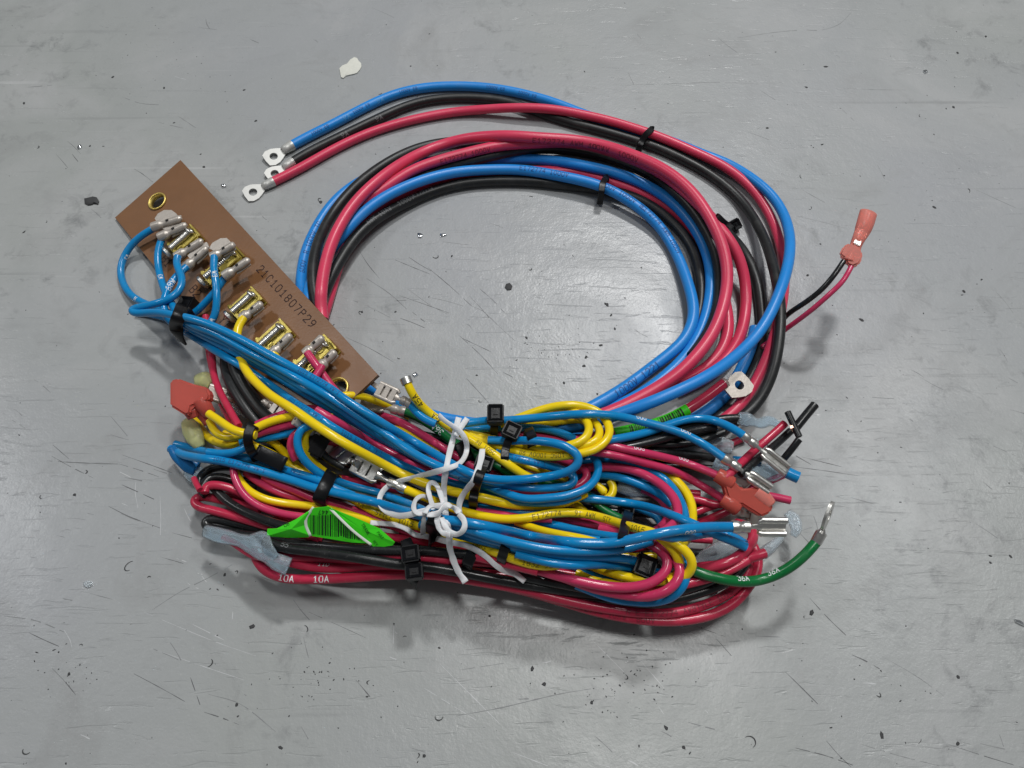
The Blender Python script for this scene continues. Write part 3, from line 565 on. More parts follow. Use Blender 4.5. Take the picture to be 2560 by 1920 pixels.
W('s7', 'blue', 'lowest blue arch at the right of the bundle', [(1440,1190),(1502,1188),(1547,1193),(1597,1210),(1647,1233),(1680,1262)], r=1.45)
W('s6', 'blue', 'upper blue arch at the right of the bundle', [(1400,1160),(1460,1151),(1535,1151),(1597,1165),(1647,1188),(1682,1220),(1703,1255),(1713,1288),(1712,1325)], r=1.5)
W('p4', 'pink', 'crimson wire arching round inside the yellow at the right', [(1440,1176),(1465,1170),(1510,1167),(1560,1171),(1610,1186),(1660,1217),(1688,1250),(1696,1278),(1690,1303),(1667,1324),(1640,1338)], r=1.6)
W('s16', 'blue', 'blue wire just above the yellow one printed E172774, right of the knot', [(1080,1240),(1122,1249),(1185,1265),(1260,1277),(1335,1283),(1400,1280)], r=1.45)
W('pv', 'pink', 'thin crimson wire peeking between blue and yellow right of the knot', [(1190,1276),(1260,1286),(1320,1296),(1380,1300)], r=1.1)
settle('y6', None, (1701, 1408))
finish('y6', 'yellow', 'long yellow wire printed E172774, crimped to the spade terminal', 'yellow_wire', 'wire', None, 12, 5.0)
settle('y7', None, (1728, 1424))
finish('y7', 'yellow', 'yellow wire bending down outside the crimson loops at right', 'yellow_wire', 'wire', None, 12, 5.0)
W('s8b', 'blue', 'blue wire looping back under the one with the forked terminal', [(1640,1336),(1690,1345),(1735,1339),(1785,1332),(1835,1343),(1863,1360)], r=1.45)
W('s8', 'blue', 'blue wire from the double loop sloping to a bend beside the forked terminal', [(1400,1238),(1465,1246),(1535,1253),(1610,1265),(1672,1285),(1735,1311),(1785,1334),(1835,1354),(1866,1368)], r=1.5)
settle('s12', (1390,1351), None)
finish('s12', 'blue', 'lower blue wire of the pair from the blue connector at far left', 'blue_wire', 'wire', None, 12, 5.0)
# ---------------------------------------------------------------- upper part of the bundle
YC = 'yellow loops of the coiled lead'
W('yc4', 'yellow', 'dull inner yellow loop under the blue wire at the top right of the bundle', [(1200,1085),(1250,1072),(1297,1062),(1372,1058),(1422,1050),(1462,1050),(1475,1068),(1470,1090),(1448,1110)], r=1.45)
W('pa', 'pink', 'crimson wire inside the blue double loop, with a black band', [(1230,1085),(1300,1086),(1335,1087),(1385,1096),(1417,1108),(1440,1122)], r=1.3)
W('pb', 'pink', 'crimson loop doubled back under the blue loop', [(1380,1145),(1410,1153),(1445,1165),(1470,1182),(1464,1202),(1435,1218),(1385,1228),(1310,1231),(1270,1226)], r=1.45)
W('yu', 'yellow', 'dull yellow wire under the blue double loop', [(1240,1142),(1310,1163),(1350,1178),(1390,1190),(1420,1200)], r=1.3)
W('g2', 'green', 'green wire lying under the blue double loop', [(1210,1140),(1235,1160),(1275,1183),(1330,1201),(1380,1208),(1430,1222)], r=1.5)
W('y2', 'yellow', 'yellow wire from the lower screw terminal running under the blue wires', [(683,883,'b7'),(700,905,'b5'),(725,935),(765,971),(810,997),(860,1026),(900,1052),(955,1066),(1010,1080),(1060,1108),(1100,1132)], r=1.45)
W('y3', 'yellow', 'yellow wire curving out from under the corner of the brown board', [(810,1005),(840,992),(867,988),(910,991),(935,1001),(965,1011),(992,1024),(1025,1042)], r=1.45)
W('p9', 'pink', 'crimson wire lying between the blue wires, left of the string', [(790,1025),(820,1042),(872,1073),(910,1095),(962,1124),(1010,1150),(1072,1177),(1135,1198),(1190,1214),(1240,1225)], r=1.5)
W('p10', 'pink', 'crimson wire between the green one and the blue ones', [(900,1020),(940,1034),(985,1050),(1035,1074),(1085,1106),(1115,1124),(1147,1143),(1180,1163),(1220,1190),(1250,1200)], r=1.55)
W('p11', 'pink', 'long crimson wire from the end terminal of the board', [(768,882,'b8'),(786,907,'b8'),(804,932,'b6'),(822,957),(845,985),(880,1010)], r=1.5)
W('p12', 'pink', 'short crimson wire behind the long one at the end terminal', [(805,914,'b6'),(799,928,'b4'),(785,945,'b3'),(775,965)], r=1.45)
plan('y1', [(610,794,'b6'),(603,802,'b6'),(595,818,'b5'),(592,838,'b4'),(594,870),(603,900),(615,927),(635,951),(672,985),(735,1025),(785,1060),(860,1107),(935,1148),(997,1181),(1060,1207),(1122,1226),(1165,1236),(1210,1246),(1285,1262),(1360,1263),(1410,1257),(1440,1244),(1465,1232)], 1.55)
settle('y1', (1260,1257), None)
W('s5', 'blue', 'lowest blue wire under the outer blue loop, right of the string', [(1150,1208),(1197,1225),(1240,1241),(1300,1254),(1360,1257),(1410,1252),(1450,1238)], r=1.4)
W('s2', 'blue', 'outer blue loop over the yellow coil at the middle right', [(1120,1062),(1165,1072),(1222,1070),(1260,1068),(1297,1069),(1360,1072),(1410,1085),(1460,1113),(1489,1146),(1497,1170),(1490,1197),(1466,1221),(1422,1238),(1360,1246),(1310,1247),(1260,1232),(1210,1214),(1150,1200)], r=1.5)
W('p2', 'pink', 'upper crimson wire running to the red connector at right', [(1440,1100),(1515,1112),(1560,1122),(1610,1132),(1660,1143),(1710,1156),(1760,1174),(1808,1195,18)], r=1.45)
W('p3', 'pink', 'lower crimson wire running to the red connector at right', [(1440,1122),(1500,1132),(1560,1143),(1635,1163),(1685,1178),(1735,1203),(1785,1233),(1830,1262,14)], r=1.45)
W('s20', 'blue', 'blue wire bowing up to the upper pin terminal at right', [(1440,1108),(1500,1103),(1560,1094),(1610,1083),(1660,1066),(1710,1050),(1760,1046),(1800,1056),(1835,1073),(1862,1091,24)], r=1.5)
W('ycm', 'yellow', 'middle yellow loop of the coiled lead', [(1172,1085),(1235,1098),(1310,1117),(1385,1123),(1440,1118),(1478,1108),(1497,1096),(1502,1080),(1495,1064),(1478,1046),(1435,1030),(1385,1030),(1335,1040)], r=1.45)
W('yc2', 'yellow', 'inner bright yellow loop of the coiled lead', [(1160,1082),(1210,1093),(1272,1108),(1335,1120),(1385,1121),(1422,1114),(1457,1101),(1471,1086),(1475,1070),(1466,1050),(1435,1028),(1385,1026),(1330,1038),(1290,1050)], r=1.5)
W('yc1', 'yellow', 'outermost yellow loop of the coiled lead', [(1172,1090),(1235,1112),(1272,1124),(1310,1134),(1360,1141),(1410,1140),(1485,1125),(1508,1110),(1521,1095),(1526,1075),(1518,1054),(1498,1031),(1472,1019),(1435,1012),(1385,1016),(1335,1030),(1290,1047),(1250,1060)], r=1.5)
W('s4', 'blue', 'innermost blue loop turning back at the middle right', [(1240,1132),(1272,1142),(1335,1156),(1385,1168),(1425,1181),(1441,1197),(1430,1212),(1390,1219),(1335,1221),(1270,1214),(1215,1203),(1150,1188)], r=1.45)
W('g1', 'green', 'green wire printed 36A with a grey crimped terminal', [(1008,1029),(1020,1032),(1060,1052),(1097,1076),(1122,1098),(1150,1115),(1180,1132),(1215,1150)], r=1.7)
W('w6', 'blue', 'blue wire from the lower second-station terminal to under the black tie', [(566,688,'b6'),(556,702,'b5'),(545,722,'b4'),(522,747,7),(500,771,6),(480,787),(450,799),(410,793),(372,784),(340,780)], r=1.45)
W('w5', 'blue', 'blue wire hanging straight down printed W3, from the second station', [(536,641,'b8'),(534,670,'b9'),(539,700,'b9'),(542,735,'b8'),(541,768,11),(534,798,8),(522,813,6),(505,826,4)], r=1.5)
settle('y1', None, (614,922))
W('k3', 'blue', 'lowest of the blue wires fanning out from the black tie by the board', [(410,776),(425,800),(462,828),(510,858),(560,890),(610,919),(640,939),(697,978),(735,1006),(785,1037),(835,1070),(910,1113),(962,1142),(1010,1165),(1072,1191),(1110,1203),(1147,1213),(1190,1224)], r=1.5)
W('k2', 'blue', 'third blue wire down in the fan from the black tie by the board', [(392,567,'b5'),(380,573,'b5'),(366,581),(335,605),(311,640),(301,672),(306,705),(326,737),(360,758),(412,776),(440,795),(467,816),(520,845),(610,893),(660,922),(710,952),(772,990),(815,1014),(860,1040),(935,1085),(1010,1128),(1085,1163),(1130,1184),(1192,1204)], r=1.5)
W('kx', 'blue', 'blue wire squeezed between the second and third of the fan', [(470,812),(520,836),(572,860),(640,900),(690,929),(745,962),(800,992),(850,1025),(900,1058),(960,1096),(1030,1134),(1095,1165),(1150,1188)], r=1.45)
W('k1b', 'blue', 'second blue wire down in the fan from the black tie by the board', [(407,592,'b5'),(402,604,'b5'),(396,622,9),(394,655,8),(401,692,8),(411,725),(425,752),(445,785),(470,806),(535,832),(610,873),(672,906),(720,933),(780,967),(830,996),(860,1016),(910,1050),(960,1082),(1010,1118),(1060,1148),(1110,1171),(1160,1186),(1196,1194)], r=1.5)
W('w4', 'blue', 'blue wire printed W89 from the fourth terminal of the first station', [(467,667,'b6'),(452,680,'b6'),(432,702,10),(418,724,10),(411,745,9),(409,775),(418,798),(450,818)], r=1.5)
W('y4', 'yellow', 'yellow wire printed 45A standing up at the top of the bundle', [(1015,949,25),(1021,964,23),(1035,991,20),(1055,1016),(1085,1041),(1115,1062),(1147,1080),(1172,1094),(1210,1119),(1247,1144),(1285,1171),(1312,1188),(1345,1200)], r=1.55)
W('k1', 'blue', 'top blue wire of the fan, with a pinched bend left of the board', [(445,641,'b6'),(438,655,'b7'),(449,677,13),(457,705,14),(446,730,14),(420,749,14),(382,761,12),(350,768,11),(324,774,9),(330,783,7),(362,782,6),(400,781),(435,788),(480,797),(535,816),(610,852),(672,886),(707,905),(785,947),(835,977),(860,997),(910,1028),(960,1060),(985,1075),(1035,1104),(1085,1133),(1110,1148),(1147,1170),(1185,1187),(1210,1194),(1260,1200),(1335,1196),(1397,1186),(1434,1172),(1450,1154),(1445,1137),(1417,1117),(1372,1105),(1310,1101),(1280,1102),(1220,1100)], r=1.5)
settle('y1', (614,922), (1260,1257))
finish('y1', 'yellow', 'yellow wire from the Y1 terminal crossing the whole bundle', 'yellow_wire', 'wire', None, 12, 6.0)
W('s1', 'blue', 'blue wire along the top right of the bundle to a pin terminal', [(1130,1063),(1180,1056),(1220,1051),(1260,1051),(1335,1045),(1410,1038),(1460,1035),(1535,1039),(1610,1055),(1685,1076),(1735,1097),(1785,1127),(1812,1147,22)], r=1.5)
W('bluemid', 'blue', 'short blue wire entering the metal pin at right', [(1832,1150,10),(1865,1152,12),(1902,1156,14)], r=1.45)
W('pinksmall', 'pink', 'thin crimson wire passing below the clear tube at right', [(1850,1225,6),(1885,1218,7),(1915,1207,9),(1940,1196,10),(1962,1186,11)], r=1.3)
W('redup', 'red', 'red cut stub pointing up at the far right of the bundle', [(1812,1196,2),(1865,1146,7),(1895,1118,10),(1930,1088,13),(1962,1059,16)], r=1.5, name='red_wire')
W('bk_up', 'black', 'black wire parallel to the red stub at the far right', [(1850,1186,1),(1885,1156,4),(1920,1128,7),(1950,1102,10),(1976,1078,13)], r=1.45)
W('bk_a', 'black', 'thick black cut end pointing up and away at the far right', [(1986,1074,14),(2010,1044,17),(2037,1012,20)], r=1.65)
W('bk_b', 'black', 'short black cut end leaning left, crossing the thick one', [(1969,1030,20),(1979,1052,19),(1990,1075,18),(1998,1092,16)], r=1.2)
W('bk_c', 'black', 'black cut end angled down between the red stub and the pin', [(1998,1098,14),(1976,1127,12),(1955,1152,10),(1938,1172,9)], r=1.3)
W('bluestub', 'blue', 'blue insulated stub at the tip of the upper pin terminal', [(1968,1181,17),(1980,1187,17),(1996,1194,17)], r=2.0)
W('pinkstub', 'pink', 'bright crimson stub sticking out beyond the red connector', [(1912,1238,12),(1940,1243,12),(1976,1251,12)], r=1.45)
# ---------------------------------------------------------------- helpers for parts
UPW = np.array([0, -0.25, 0.97])
def hz(x, y, r=0.6, lift=0.0): return HEAP.rest(np.array([[x, y]], float), r)[0]+lift
def wp(x, y, lift=0.0, r=0.6): return at(x, y, hz(x, y, r, lift))
def frame_ab(A, B, up=None):
    ex = nrm(B-A); u = UPW if up is None else np.asarray(up, float)
    ez = nrm(u-ex*(u@ex)); ey = np.cross(ez, ex); return ex, ey, ez
def rect_outline(x0, x1, y0, y1, n=32):
    c = [(x1, y1), (x0, y1), (x0, y0), (x1, y0)]; an = sorted([2*math.pi*i/n for i in range(n)]+[math.atan2(y, x) % (2*math.pi) for x, y in c]); out = []
    for a in an:
        dx, dy = math.cos(a), math.sin(a); t = 1e9
        if dx > 1e-9: t = min(t, x1/dx)
        if dx < -1e-9: t = min(t, x0/dx)
        if dy > 1e-9: t = min(t, y1/dy)
        if dy < -1e-9: t = min(t, y0/dy)
        out.append((dx*t, dy*t))
    return out

# ---------------------------------------------------------------- the brown terminal board
TH = 1.6; e1 = buv(394, 504); e2 = buv(845, 971); g = G(); ue, uf = 14.0, BL-14.0
for (u, v), (ua, ub) in ((e1, (0, ue)), (e2, (uf, BL))):
    g.plate_hole(bw(u, v, -TH/2), BU, BV, BN, rect_outline(ua-u, ub-u, -v, BW-v), 3.6, TH)
g.box(bw((ue+uf)/2, BW/2, -TH/2), BU, BV, BN, uf-ue, BW, TH)
board = tag(g.obj('terminal_board', BOARD, smooth=False, origin=bw(BL/2, BW/2, -TH)), 'brown terminal board printed 21C101807P29 with brass screw terminals', 'terminal board')
for (u, v) in (e1, e2):
    g = G(); g.ring(bw(u, v, 0.35), BU, BV, BN, 3.75, 0.42, 32); g.hollow(bw(u, v, 0.3), bw(u, v, -1.9), 3.65, 0.3, 32); g.obj('eyelet', GOLD, board, smooth=True)
def board_text(txt, c0, c1, h, wfac=0.62, stroke=0.13):
    (ua, va), (ub, vb) = c0, c1; n = len(txt); adv = (math.hypot(ub-ua, vb-va)/(n-1))/h
    qs, wd = text_quads(txt, h, wfac, adv, stroke); d = nrm(np.array([ub-ua, vb-va])); up = np.array([d[1], -d[0]]); up = -up if up[1] > 0 else up
    o = np.array([ua, va])-d*h*wfac/2-up*h/2; V = []; F = []
    for q in qs:
        b = len(V)
        for (x, y) in q: w_ = o+d*x+up*y; V.append(bw(w_[0], w_[1], 0.03))
        F.append((b, b+1, b+2, b+3))
    mesh_obj('printed_text', V, F, INK, board, smooth=False)
board_text('21C101807P29', buv(651.5, 672.5), buv(780.5, 809.5), 3.0)
for t, x, y in (('B1', 412, 647), ('B2', 484, 723), ('Y1', 558, 799)):
    u, v = buv(x, y); board_text(t, (u, v), (u+2.9, v), 3.3)

def station(px, py, ln, tip=True, two=False):
    u, v = buv(px, py, 3.0); g = G(); w = 8.4
    g.box(bw(u, v, 0.38), BU, BV, BN, w+0.8, ln, 0.75, 0.15)
    g.box(bw(u, v-ln/2+0.35, 1.8), BU, BV, BN, w, 0.7, 3.4, 0.2)
    g.box(bw(u, v-ln*0.02, 1.9), BU, BV, BN, w*0.94, ln*0.86, 3.2, 0.6)
    g.box(bw(u, v+ln/2-1.4, 2.2), BU, BV, BN, w, 1.4, 4.2, 0.4)
    for sgn in (-1, 1):
        g.box(bw(u+sgn*w*0.27, v+ln*0.2, 3.6), BU, BV, BN, 1.3, 2.2, 1.2, 0.35)
    if two: g.box(bw(u, v-ln*0.12, 4.4), BU, BV, BN, w*0.95, ln*0.42, 0.7, 0.2); g.ring(bw(u+0.6, v-ln*.2, 4.8), BU, BV, BN, 1.5, 0.5, 18, 6)
    st = g.obj('screw_terminal', BRASS, board)
    s = G(); a, b = v-ln*0.36, v+ln/2-1.0
    P = [bw(u, a+(b-a)*i/60, 4.4) for i in range(61)]; s.tube(P, np.array([1.35+0.16*math.sin(i*1.9) for i in range(61)]), 12)
    s.ring(bw(u, v-ln*0.36, 4.6), BU, nrm(BN+0.3*BV), BV, 1.5, 0.5, 18, 6)
    s.obj('screw', TIN, st, smooth=True)
    h = G(); P = [bw(u, v+ln/2+0.1+d, 3.3) for d in (0, 0.25, 1.2, 1.8, 2.05)]; h.tube(P, np.array([2.3, 2.9, 3.0, 2.2, 0.8]), 20, up=BN); h.obj('screw_head', TIN, st, smooth='auto')
station(458, 602, 13.0); station(556, 664, 17.5, two=True); station(612, 760, 12.5); station(683, 842, 12.5); station(786, 890, 15.5, two=True)

# crimped flag terminals on the wires at the board
def flag_terminal(key, a, b, n=6.2, plate=None, r=1.9):
    k = WIRES[key]; A = bpt(*a, n-0.3); B = bpt(*b, n); ex, ey, ez = frame_ab(A, B, BN); L = np.linalg.norm(B-A)
    P = [A-ex*1.2+(B-A+ex*1.2)*t for t in np.linspace(0, 1, 24)]
    rr = np.interp(np.linspace(0, 1, 24), [0, .05, .26, .38, .5, .62, .9, .97, 1], [1.95, 2.0, 1.95, 1.25, 1.45, 1.6, 1.55, 1.2, .6])*r/1.9
    g = G(); g.tube(P, rr, 14, up=BN, flat=np.interp(np.linspace(0, 1, 24), [0, .3, .4, 1], [1, 1, .8, .85]))
    g.box(A+ex*L*0.62-ez*1.2+ey*0.4, ex, ey, ez, L*0.6, 4.2, 0.7, 0.15)
    if plate: g.prism([bpt(x, y, n-1.0) for x, y in plate], BN, 0.7)
    t = g.obj('crimp_terminal', TIN_DULL, k['o'])
    d = G(); d.box(A+ex*L*0.52+ez*1.35*r/1.9, ex, ey, ez, 1.1, 0.7, 0.5); d.obj('notch_shade', TORN, t, smooth=False)  # small black box paints the shade of a notch on the barrel
flag_terminal('k2', (389, 566), (454, 545), plate=[(388,547),(396,535),(412,526),(430,526),(442,535),(452,552),(440,570),(420,578),(404,572)])
flag_terminal('k1b', (405, 591), (467, 561))
flag_terminal('k1', (447, 639), (507, 600), plate=[(470,640),(500,612),(518,606),(524,618),(500,640),(482,655)])
flag_terminal('w4', (468, 666), (519, 618))
flag_terminal('w5', (537, 640), (587, 610), n=8, plate=[(524,622),(532,608),(552,597),(568,596),(578,606),(570,622),(548,634)])
flag_terminal('w6', (567, 687), (624, 648), n=7)
flag_terminal('y1', (611, 792), (656, 757)); flag_terminal('y2', (685, 881), (728, 835)); flag_terminal('p11', (769, 880), (808, 841), n=7); flag_terminal('p12', (806, 912), (839, 877), n=5.5)

# ---------------------------------------------------------------- ring lugs
def lug(key, end, r_b=2.2, lb=4.6, R=4.0, hole=1.75, gap=4.6, m=TIN, up=None, name='ring_lug', shift=0.0):
    A, t = along(key, end); ex, ey, ez = frame_ab(A, A+t, up); k = WIRES[key]; g = G()
    g.tube([A-ex*0.6+ex*(lb+0.6)*s for s in np.linspace(0, 1, 8)], np.array([1.02, 1.04, 1.02, .98, .96, .96, .9, .78])*r_b, 18, up=ez, flat=np.array([1, 1, .95, .9, .9, .85, .7, .4]))
    c = A+ex*(lb+gap)-ez*0.9+ey*shift
    out = [(R*0.95, R*0.75), (R*0.45, R*1.02), (-R*0.2, R*0.98), (-R*0.75, R*0.72), (-R*1.25, R*0.42), (-R*1.25, -R*0.42), (-R*0.75, -R*0.72), (-R*0.2, -R*0.98), (R*0.45, -R*1.02), (R*0.95, -R*0.75), (R*1.02, 0)]
    dense = []
    for (p, q) in zip(out, out[1:]+out[:1]):
        for s in (0, 1/3, 2/3): dense.append((p[0]*(1-s)+q[0]*s, p[1]*(1-s)+q[1]*s))
    g.plate_hole(c, ex, ey, ez, dense, hole, 0.9); return g.obj(name, m, k['o'])
LUGM = mat('bright_lug', (0.56, 0.56, 0.54), 0.42, 0.5, noise=0.06, nscale=400, rvar=0.1)
lug('tb', 0, m=LUGM); lug('tk', 0, m=LUGM, r_b=2.0, R=3.7); lug('tr', 0, m=LUGM, r_b=2.0, R=3.8)
lug('gw', 0, r_b=1.9, lb=1.0, R=4.5, hole=1.75, gap=3.2, m=TIN_DULL, shift=-3.8)
A, t = along('gtail', 1); g = G(); B = at(2054, 1331, A[2]+2); C_ = at(2079, 1262, A[2]+7)
ex, ey, ez = frame_ab(B, C_, nrm(np.cross(C_-B, CAM-B))+0.15*nrm(CAM-B))
g.hollow(A-t*0.5, B, 1.75, 0.35, 16); g.tube([A+t*0.3, A+(B-A)*0.6, B, B+ex*1.2], np.array([1.5, 1.5, 1.3, .7]), 12)
oc = [(math.cos(q)*(4.6 if math.cos(q) > -0.6 else 5.0), math.sin(q)*3.4) for q in np.linspace(0, 2*math.pi, 28, endpoint=False)]
g.plate_hole(B+ex*5.6, ex, ey, ez, oc, 1.9, 0.9); g.obj('ring_lug', TIN, WIRES['gtail']['o'])

# ---------------------------------------------------------------- spade terminals
def spade(A, B, w=5.6, body=0.5, crimp=1.75, parent=None, label=None, group=None, up=None, m=TIN, slots=True, rolled=0.85, neck=1.1, top=True):
    ex, ey, ez = frame_ab(A, B, up); L = np.linalg.norm(B-A); x0 = L*(1-body); g = G()
    if crimp:
        lc = x0*0.55
        P = [A+ex*(-0.8+(lc+0.8)*s) for s in np.linspace(0, 1, 9)]; g.tube(P, np.interp(np.linspace(0, 1, 9), [0, .3, .5, .62, 1], [1.02, 1.05, .8, .98, .9])*crimp, 14, up=ez)
        Q = [A+ex*(lc*0.9+(x0-lc*0.9)*s)-ez*0.5*s for s in np.linspace(0, 1, 6)]; g.tube(Q, np.array([.8, .62, .55, .6, .9, 1.1])*neck*1.3, 10, up=ez, flat=0.6)
    n = 3 if slots else 1; seg = (L-x0-0.7*(n-1))/n
    for i in range(n if top else 0): g.box(A+ex*(x0+seg/2+i*(seg+0.7))+ez*0.55, ex, ey, ez, seg, w-rolled, 0.45, 0.1)
    g.box(A+ex*(x0+(L-x0)/2)-ez*0.75, ex, ey, ez, L-x0, w*0.9, 0.4)
    for s in (-1, 1):
        P = [A+ex*(x0-1.0+(L-x0+1.0)*q)+ey*s*(w/2-rolled*0.5)*(0.75 if q == 0 else 1) for q in (0, .12, .3, .6, 1)]; g.tube(P, np.array([.6, 1, 1, 1, 1])*rolled, 10, up=ez)
    if parent is not None: return g.obj('spade_terminal', m, parent)
    return tag(g.obj('spade_terminal', m), label, 'terminal', group)
z = WIRES['y6']['P'][0]
spade(z, at(884, 1158, hz(900, 1165)+2.0), w=6.0, body=0.46, parent=WIRES['y6']['o'])
spade(wp(890, 1158, 3.6), wp(820, 1118, 5.0), w=6.2, body=0.78, crimp=1.2, label='bright metal spade terminal with two slots, lying above the crimped one by the string', up=(0.1, 0.25, .95), m=TIN)
A, t = along('s12', 1); spade(A, at(1966, 1318, A[2]+1.0), w=5.6, body=0.48, crimp=1.9, parent=WIRES['s12']['o'], up=(0, -0.75, 0.65), slots=False, top=False, rolled=1.0)
A, t = along('s1', 1); spade(A, at(1925, 1224, A[2]-4), w=3.4, body=0.42, crimp=1.7, parent=WIRES['s1']['o'], slots=False, top=False, rolled=1.0, neck=.9)
A, t = along('s20', 1); spade(A, at(1968, 1176, A[2]-4), w=4.0, body=0.50, crimp=1.6, parent=WIRES['s20']['o'], slots=False, top=False, rolled=0.8, neck=.8)
A, t = along('g1', 0); spade(A, at(903, 1002, A[2]+1.0), w=4.6, body=0.5, crimp=1.9, parent=WIRES['g1']['o'], slots=False, m=TIN_DULL)
W('s21', 'blue', 'blue wire with a grey spade terminal beside the corner of the board', [(1023,1008,17),(1040,1030,16),(1062,1048,14),(1090,1060)], r=1.45)
A, t = along('s21', 0); spade(A, at(944, 972, A[2]+0.5), w=5.4, body=0.55, crimp=1.75, parent=WIRES['s21']['o'], m=TIN_DULL)
g = G(); g.tube([at(952, 974, A[2]), at(925, 954, A[2]-1)], 0.85, 8, flat=0.5); g.obj('blade', TIN_DULL, WIRES['s21']['o'])
spade(at(590, 1000, 9), at(520, 978, 12), w=5.2, body=0.62, crimp=1.5, label='grey spade terminal beside the translucent red block at left', slots=False, m=TIN_DULL)
spade(at(662, 1008, 14), at(722, 1042, 15), w=5.0, body=0.7, crimp=1.3, label='spade terminal with slots in a clear sleeve, left of the long yellow wire', m=TIN_DULL)
spade(wp(792, 1083, 1.0), wp(738, 1048, 2.5), w=3.2, body=0.8, crimp=0.9, label='narrow grey blade tilted under the long yellow wire', slots=False, m=TIN_DULL)
spade(wp(1838, 1276, 1.0), wp(1905, 1304, 0.5), w=4.2, body=0.5, crimp=1.5, parent=WIRES['pr2']['o'], slots=False, m=TIN_DULL)
spade(at(1828, 1222, 10), at(1874, 1186, 13), w=5.0, body=0.85, crimp=1.0, label='slotted spade terminal standing behind the red connector at right', m=TIN)

# ---------------------------------------------------------------- translucent sleeves and insulated connectors
def sleeve(pts, rad, m, label, flat=0.6, name='clear_sleeve', group=None, parent=None, cat='sleeve', up=None, wall=0.45):
    q = spline(pts, 4); P = np.array([at(x, y, zz) for x, y, zz in q]); s = np.linspace(0, 1, len(P))
    rr = np.interp(s, np.linspace(0, 1, len(rad)), rad); n = 20; V, F = tube_geo(P, rr, n, flat, up, False); m_ = len(V)
    V2, F2 = tube_geo(P, np.maximum(rr-wall, 0.3), n, flat, up, False); k_ = (len(P)-1)*n
    F = list(F)+[tuple(i+m_ for i in f[::-1]) for f in F2]
    for j in range(n): j2 = (j+1) % n; F += [(j2, j, j+m_, j2+m_), (k_+j, k_+j2, k_+j2+m_, k_+j+m_)]
    o = mesh_obj(name, np.vstack([V, V2]), F, m, parent)
    return o if parent is not None else tag(o, label, cat, group)
sleeve([(512,1328,12),(545,1338,14),(585,1347,16),(622,1360,18),(655,1383,19),(690,1404,19),(722,1417,18)], [2.0,2.5,2.4,2.0,2.7,2.6,2.1,2.8,3.0], CLEAR_BLUE, 'clear bluish crimp sleeve lying below the black bend at lower left', flat=0.55)
sleeve([(628,1352,17),(660,1352,20),(672,1374,21),(690,1395,20)], [2.2,3.0,2.6,1.6], CLEAR_BLUE, 'short flap of bluish sleeve against the left tip of the green sticker', flat=0.4)
sleeve([(1846,1046,13),(1872,1050,14),(1900,1058,14),(1925,1052,13),(1948,1062,12)], [2.3,2.6,1.5,2.0,1.7,1.3], CLEAR_BLUE, 'torn bluish sleeve beyond the black wire end at upper right', flat=0.4)
sleeve([(1790,1150,13),(1830,1168,14),(1880,1180,14),(1930,1182,13),(1958,1170,12)], [3.4,3.3,3.1,3.3,3.1,2.6], CLEAR_BLUE, 'wide clear bluish tube around the metal pins at right', flat=0.6)
sleeve([(1968,1280,10),(1985,1300,10),(1990,1325,10),(1982,1340,9)], [1.5,2.3,1.9,1.2], CLEAR, 'crumpled clear sleeve end beyond the forked terminal', flat=0.35)
sleeve([(1745,1408,6),(1775,1388,9),(1810,1372,10),(1845,1368,9)], [2.0,2.8,3.0,2.4], CLEAR, 'shiny clear tube among the red wires at lower right', flat=0.65)
sleeve([(1905,1386,9),(1925,1370,11),(1945,1352,11),(1955,1338,10)], [2.0,1.9,1.4,1.1], CLEAR, 'clear sleeve on the end of the thick red wire at lower right', flat=0.8)
sleeve([(1650,1170,8),(1672,1178,9),(1690,1186,9)], [1.6,2.2,1.4], CLEAR, 'small clear tube end behind the crimson wires at right', flat=0.7)
sleeve([(1690,1130,5),(1740,1118,7),(1790,1110,7),(1830,1120,6)], [2.6,3.6,3.4,2.4], CLEAR, 'hazy clear tube lying behind the pin terminals at right', flat=0.55)
sleeve([(590,1000,8),(620,1020,8),(655,1035,8)], [3.2,3.8,3.2], CLEAR, 'clear sleeve between the black leads at left', flat=0.6)
sleeve([(1545,1215,8),(1580,1222,9),(1620,1228,8)], [2.2,2.8,2.0], CLEAR, 'dim clear tube deep in the dark gap inside the blue arches', flat=0.6)
sleeve([(428,1118,9),(440,1137,9),(462,1155,8),(492,1172,7)], [1.5,1.9,2.3,2.9,2.6], mat('blue_sleeve', (0.02, 0.22, 0.55), 0.28, trans=0.45, ior=1.3), 'translucent blue connector holding the two blue wires at far left', flat=0.55, name='blue_connector', cat='connector')
sleeve([(470,1172,5),(492,1186,5),(510,1180,5)], [2.6,3.4,2.2], CLEAR_BLUE, 'pale blue sleeve under the translucent blue connector at far left', flat=0.5)
sleeve([(490,952,5),(512,950,6),(530,962,6)], [2.2,3.2,2.4], CLEAR_YEL, 'small yellowish clear cap behind the translucent red block', flat=0.6)
sleeve([(466,1052,5),(480,1078,6),(492,1102,6),(500,1118,5)], [2.2,3.4,3.2,1.8], CLEAR_YEL, 'yellowish clear sleeve below the translucent red block at left', flat=0.55)

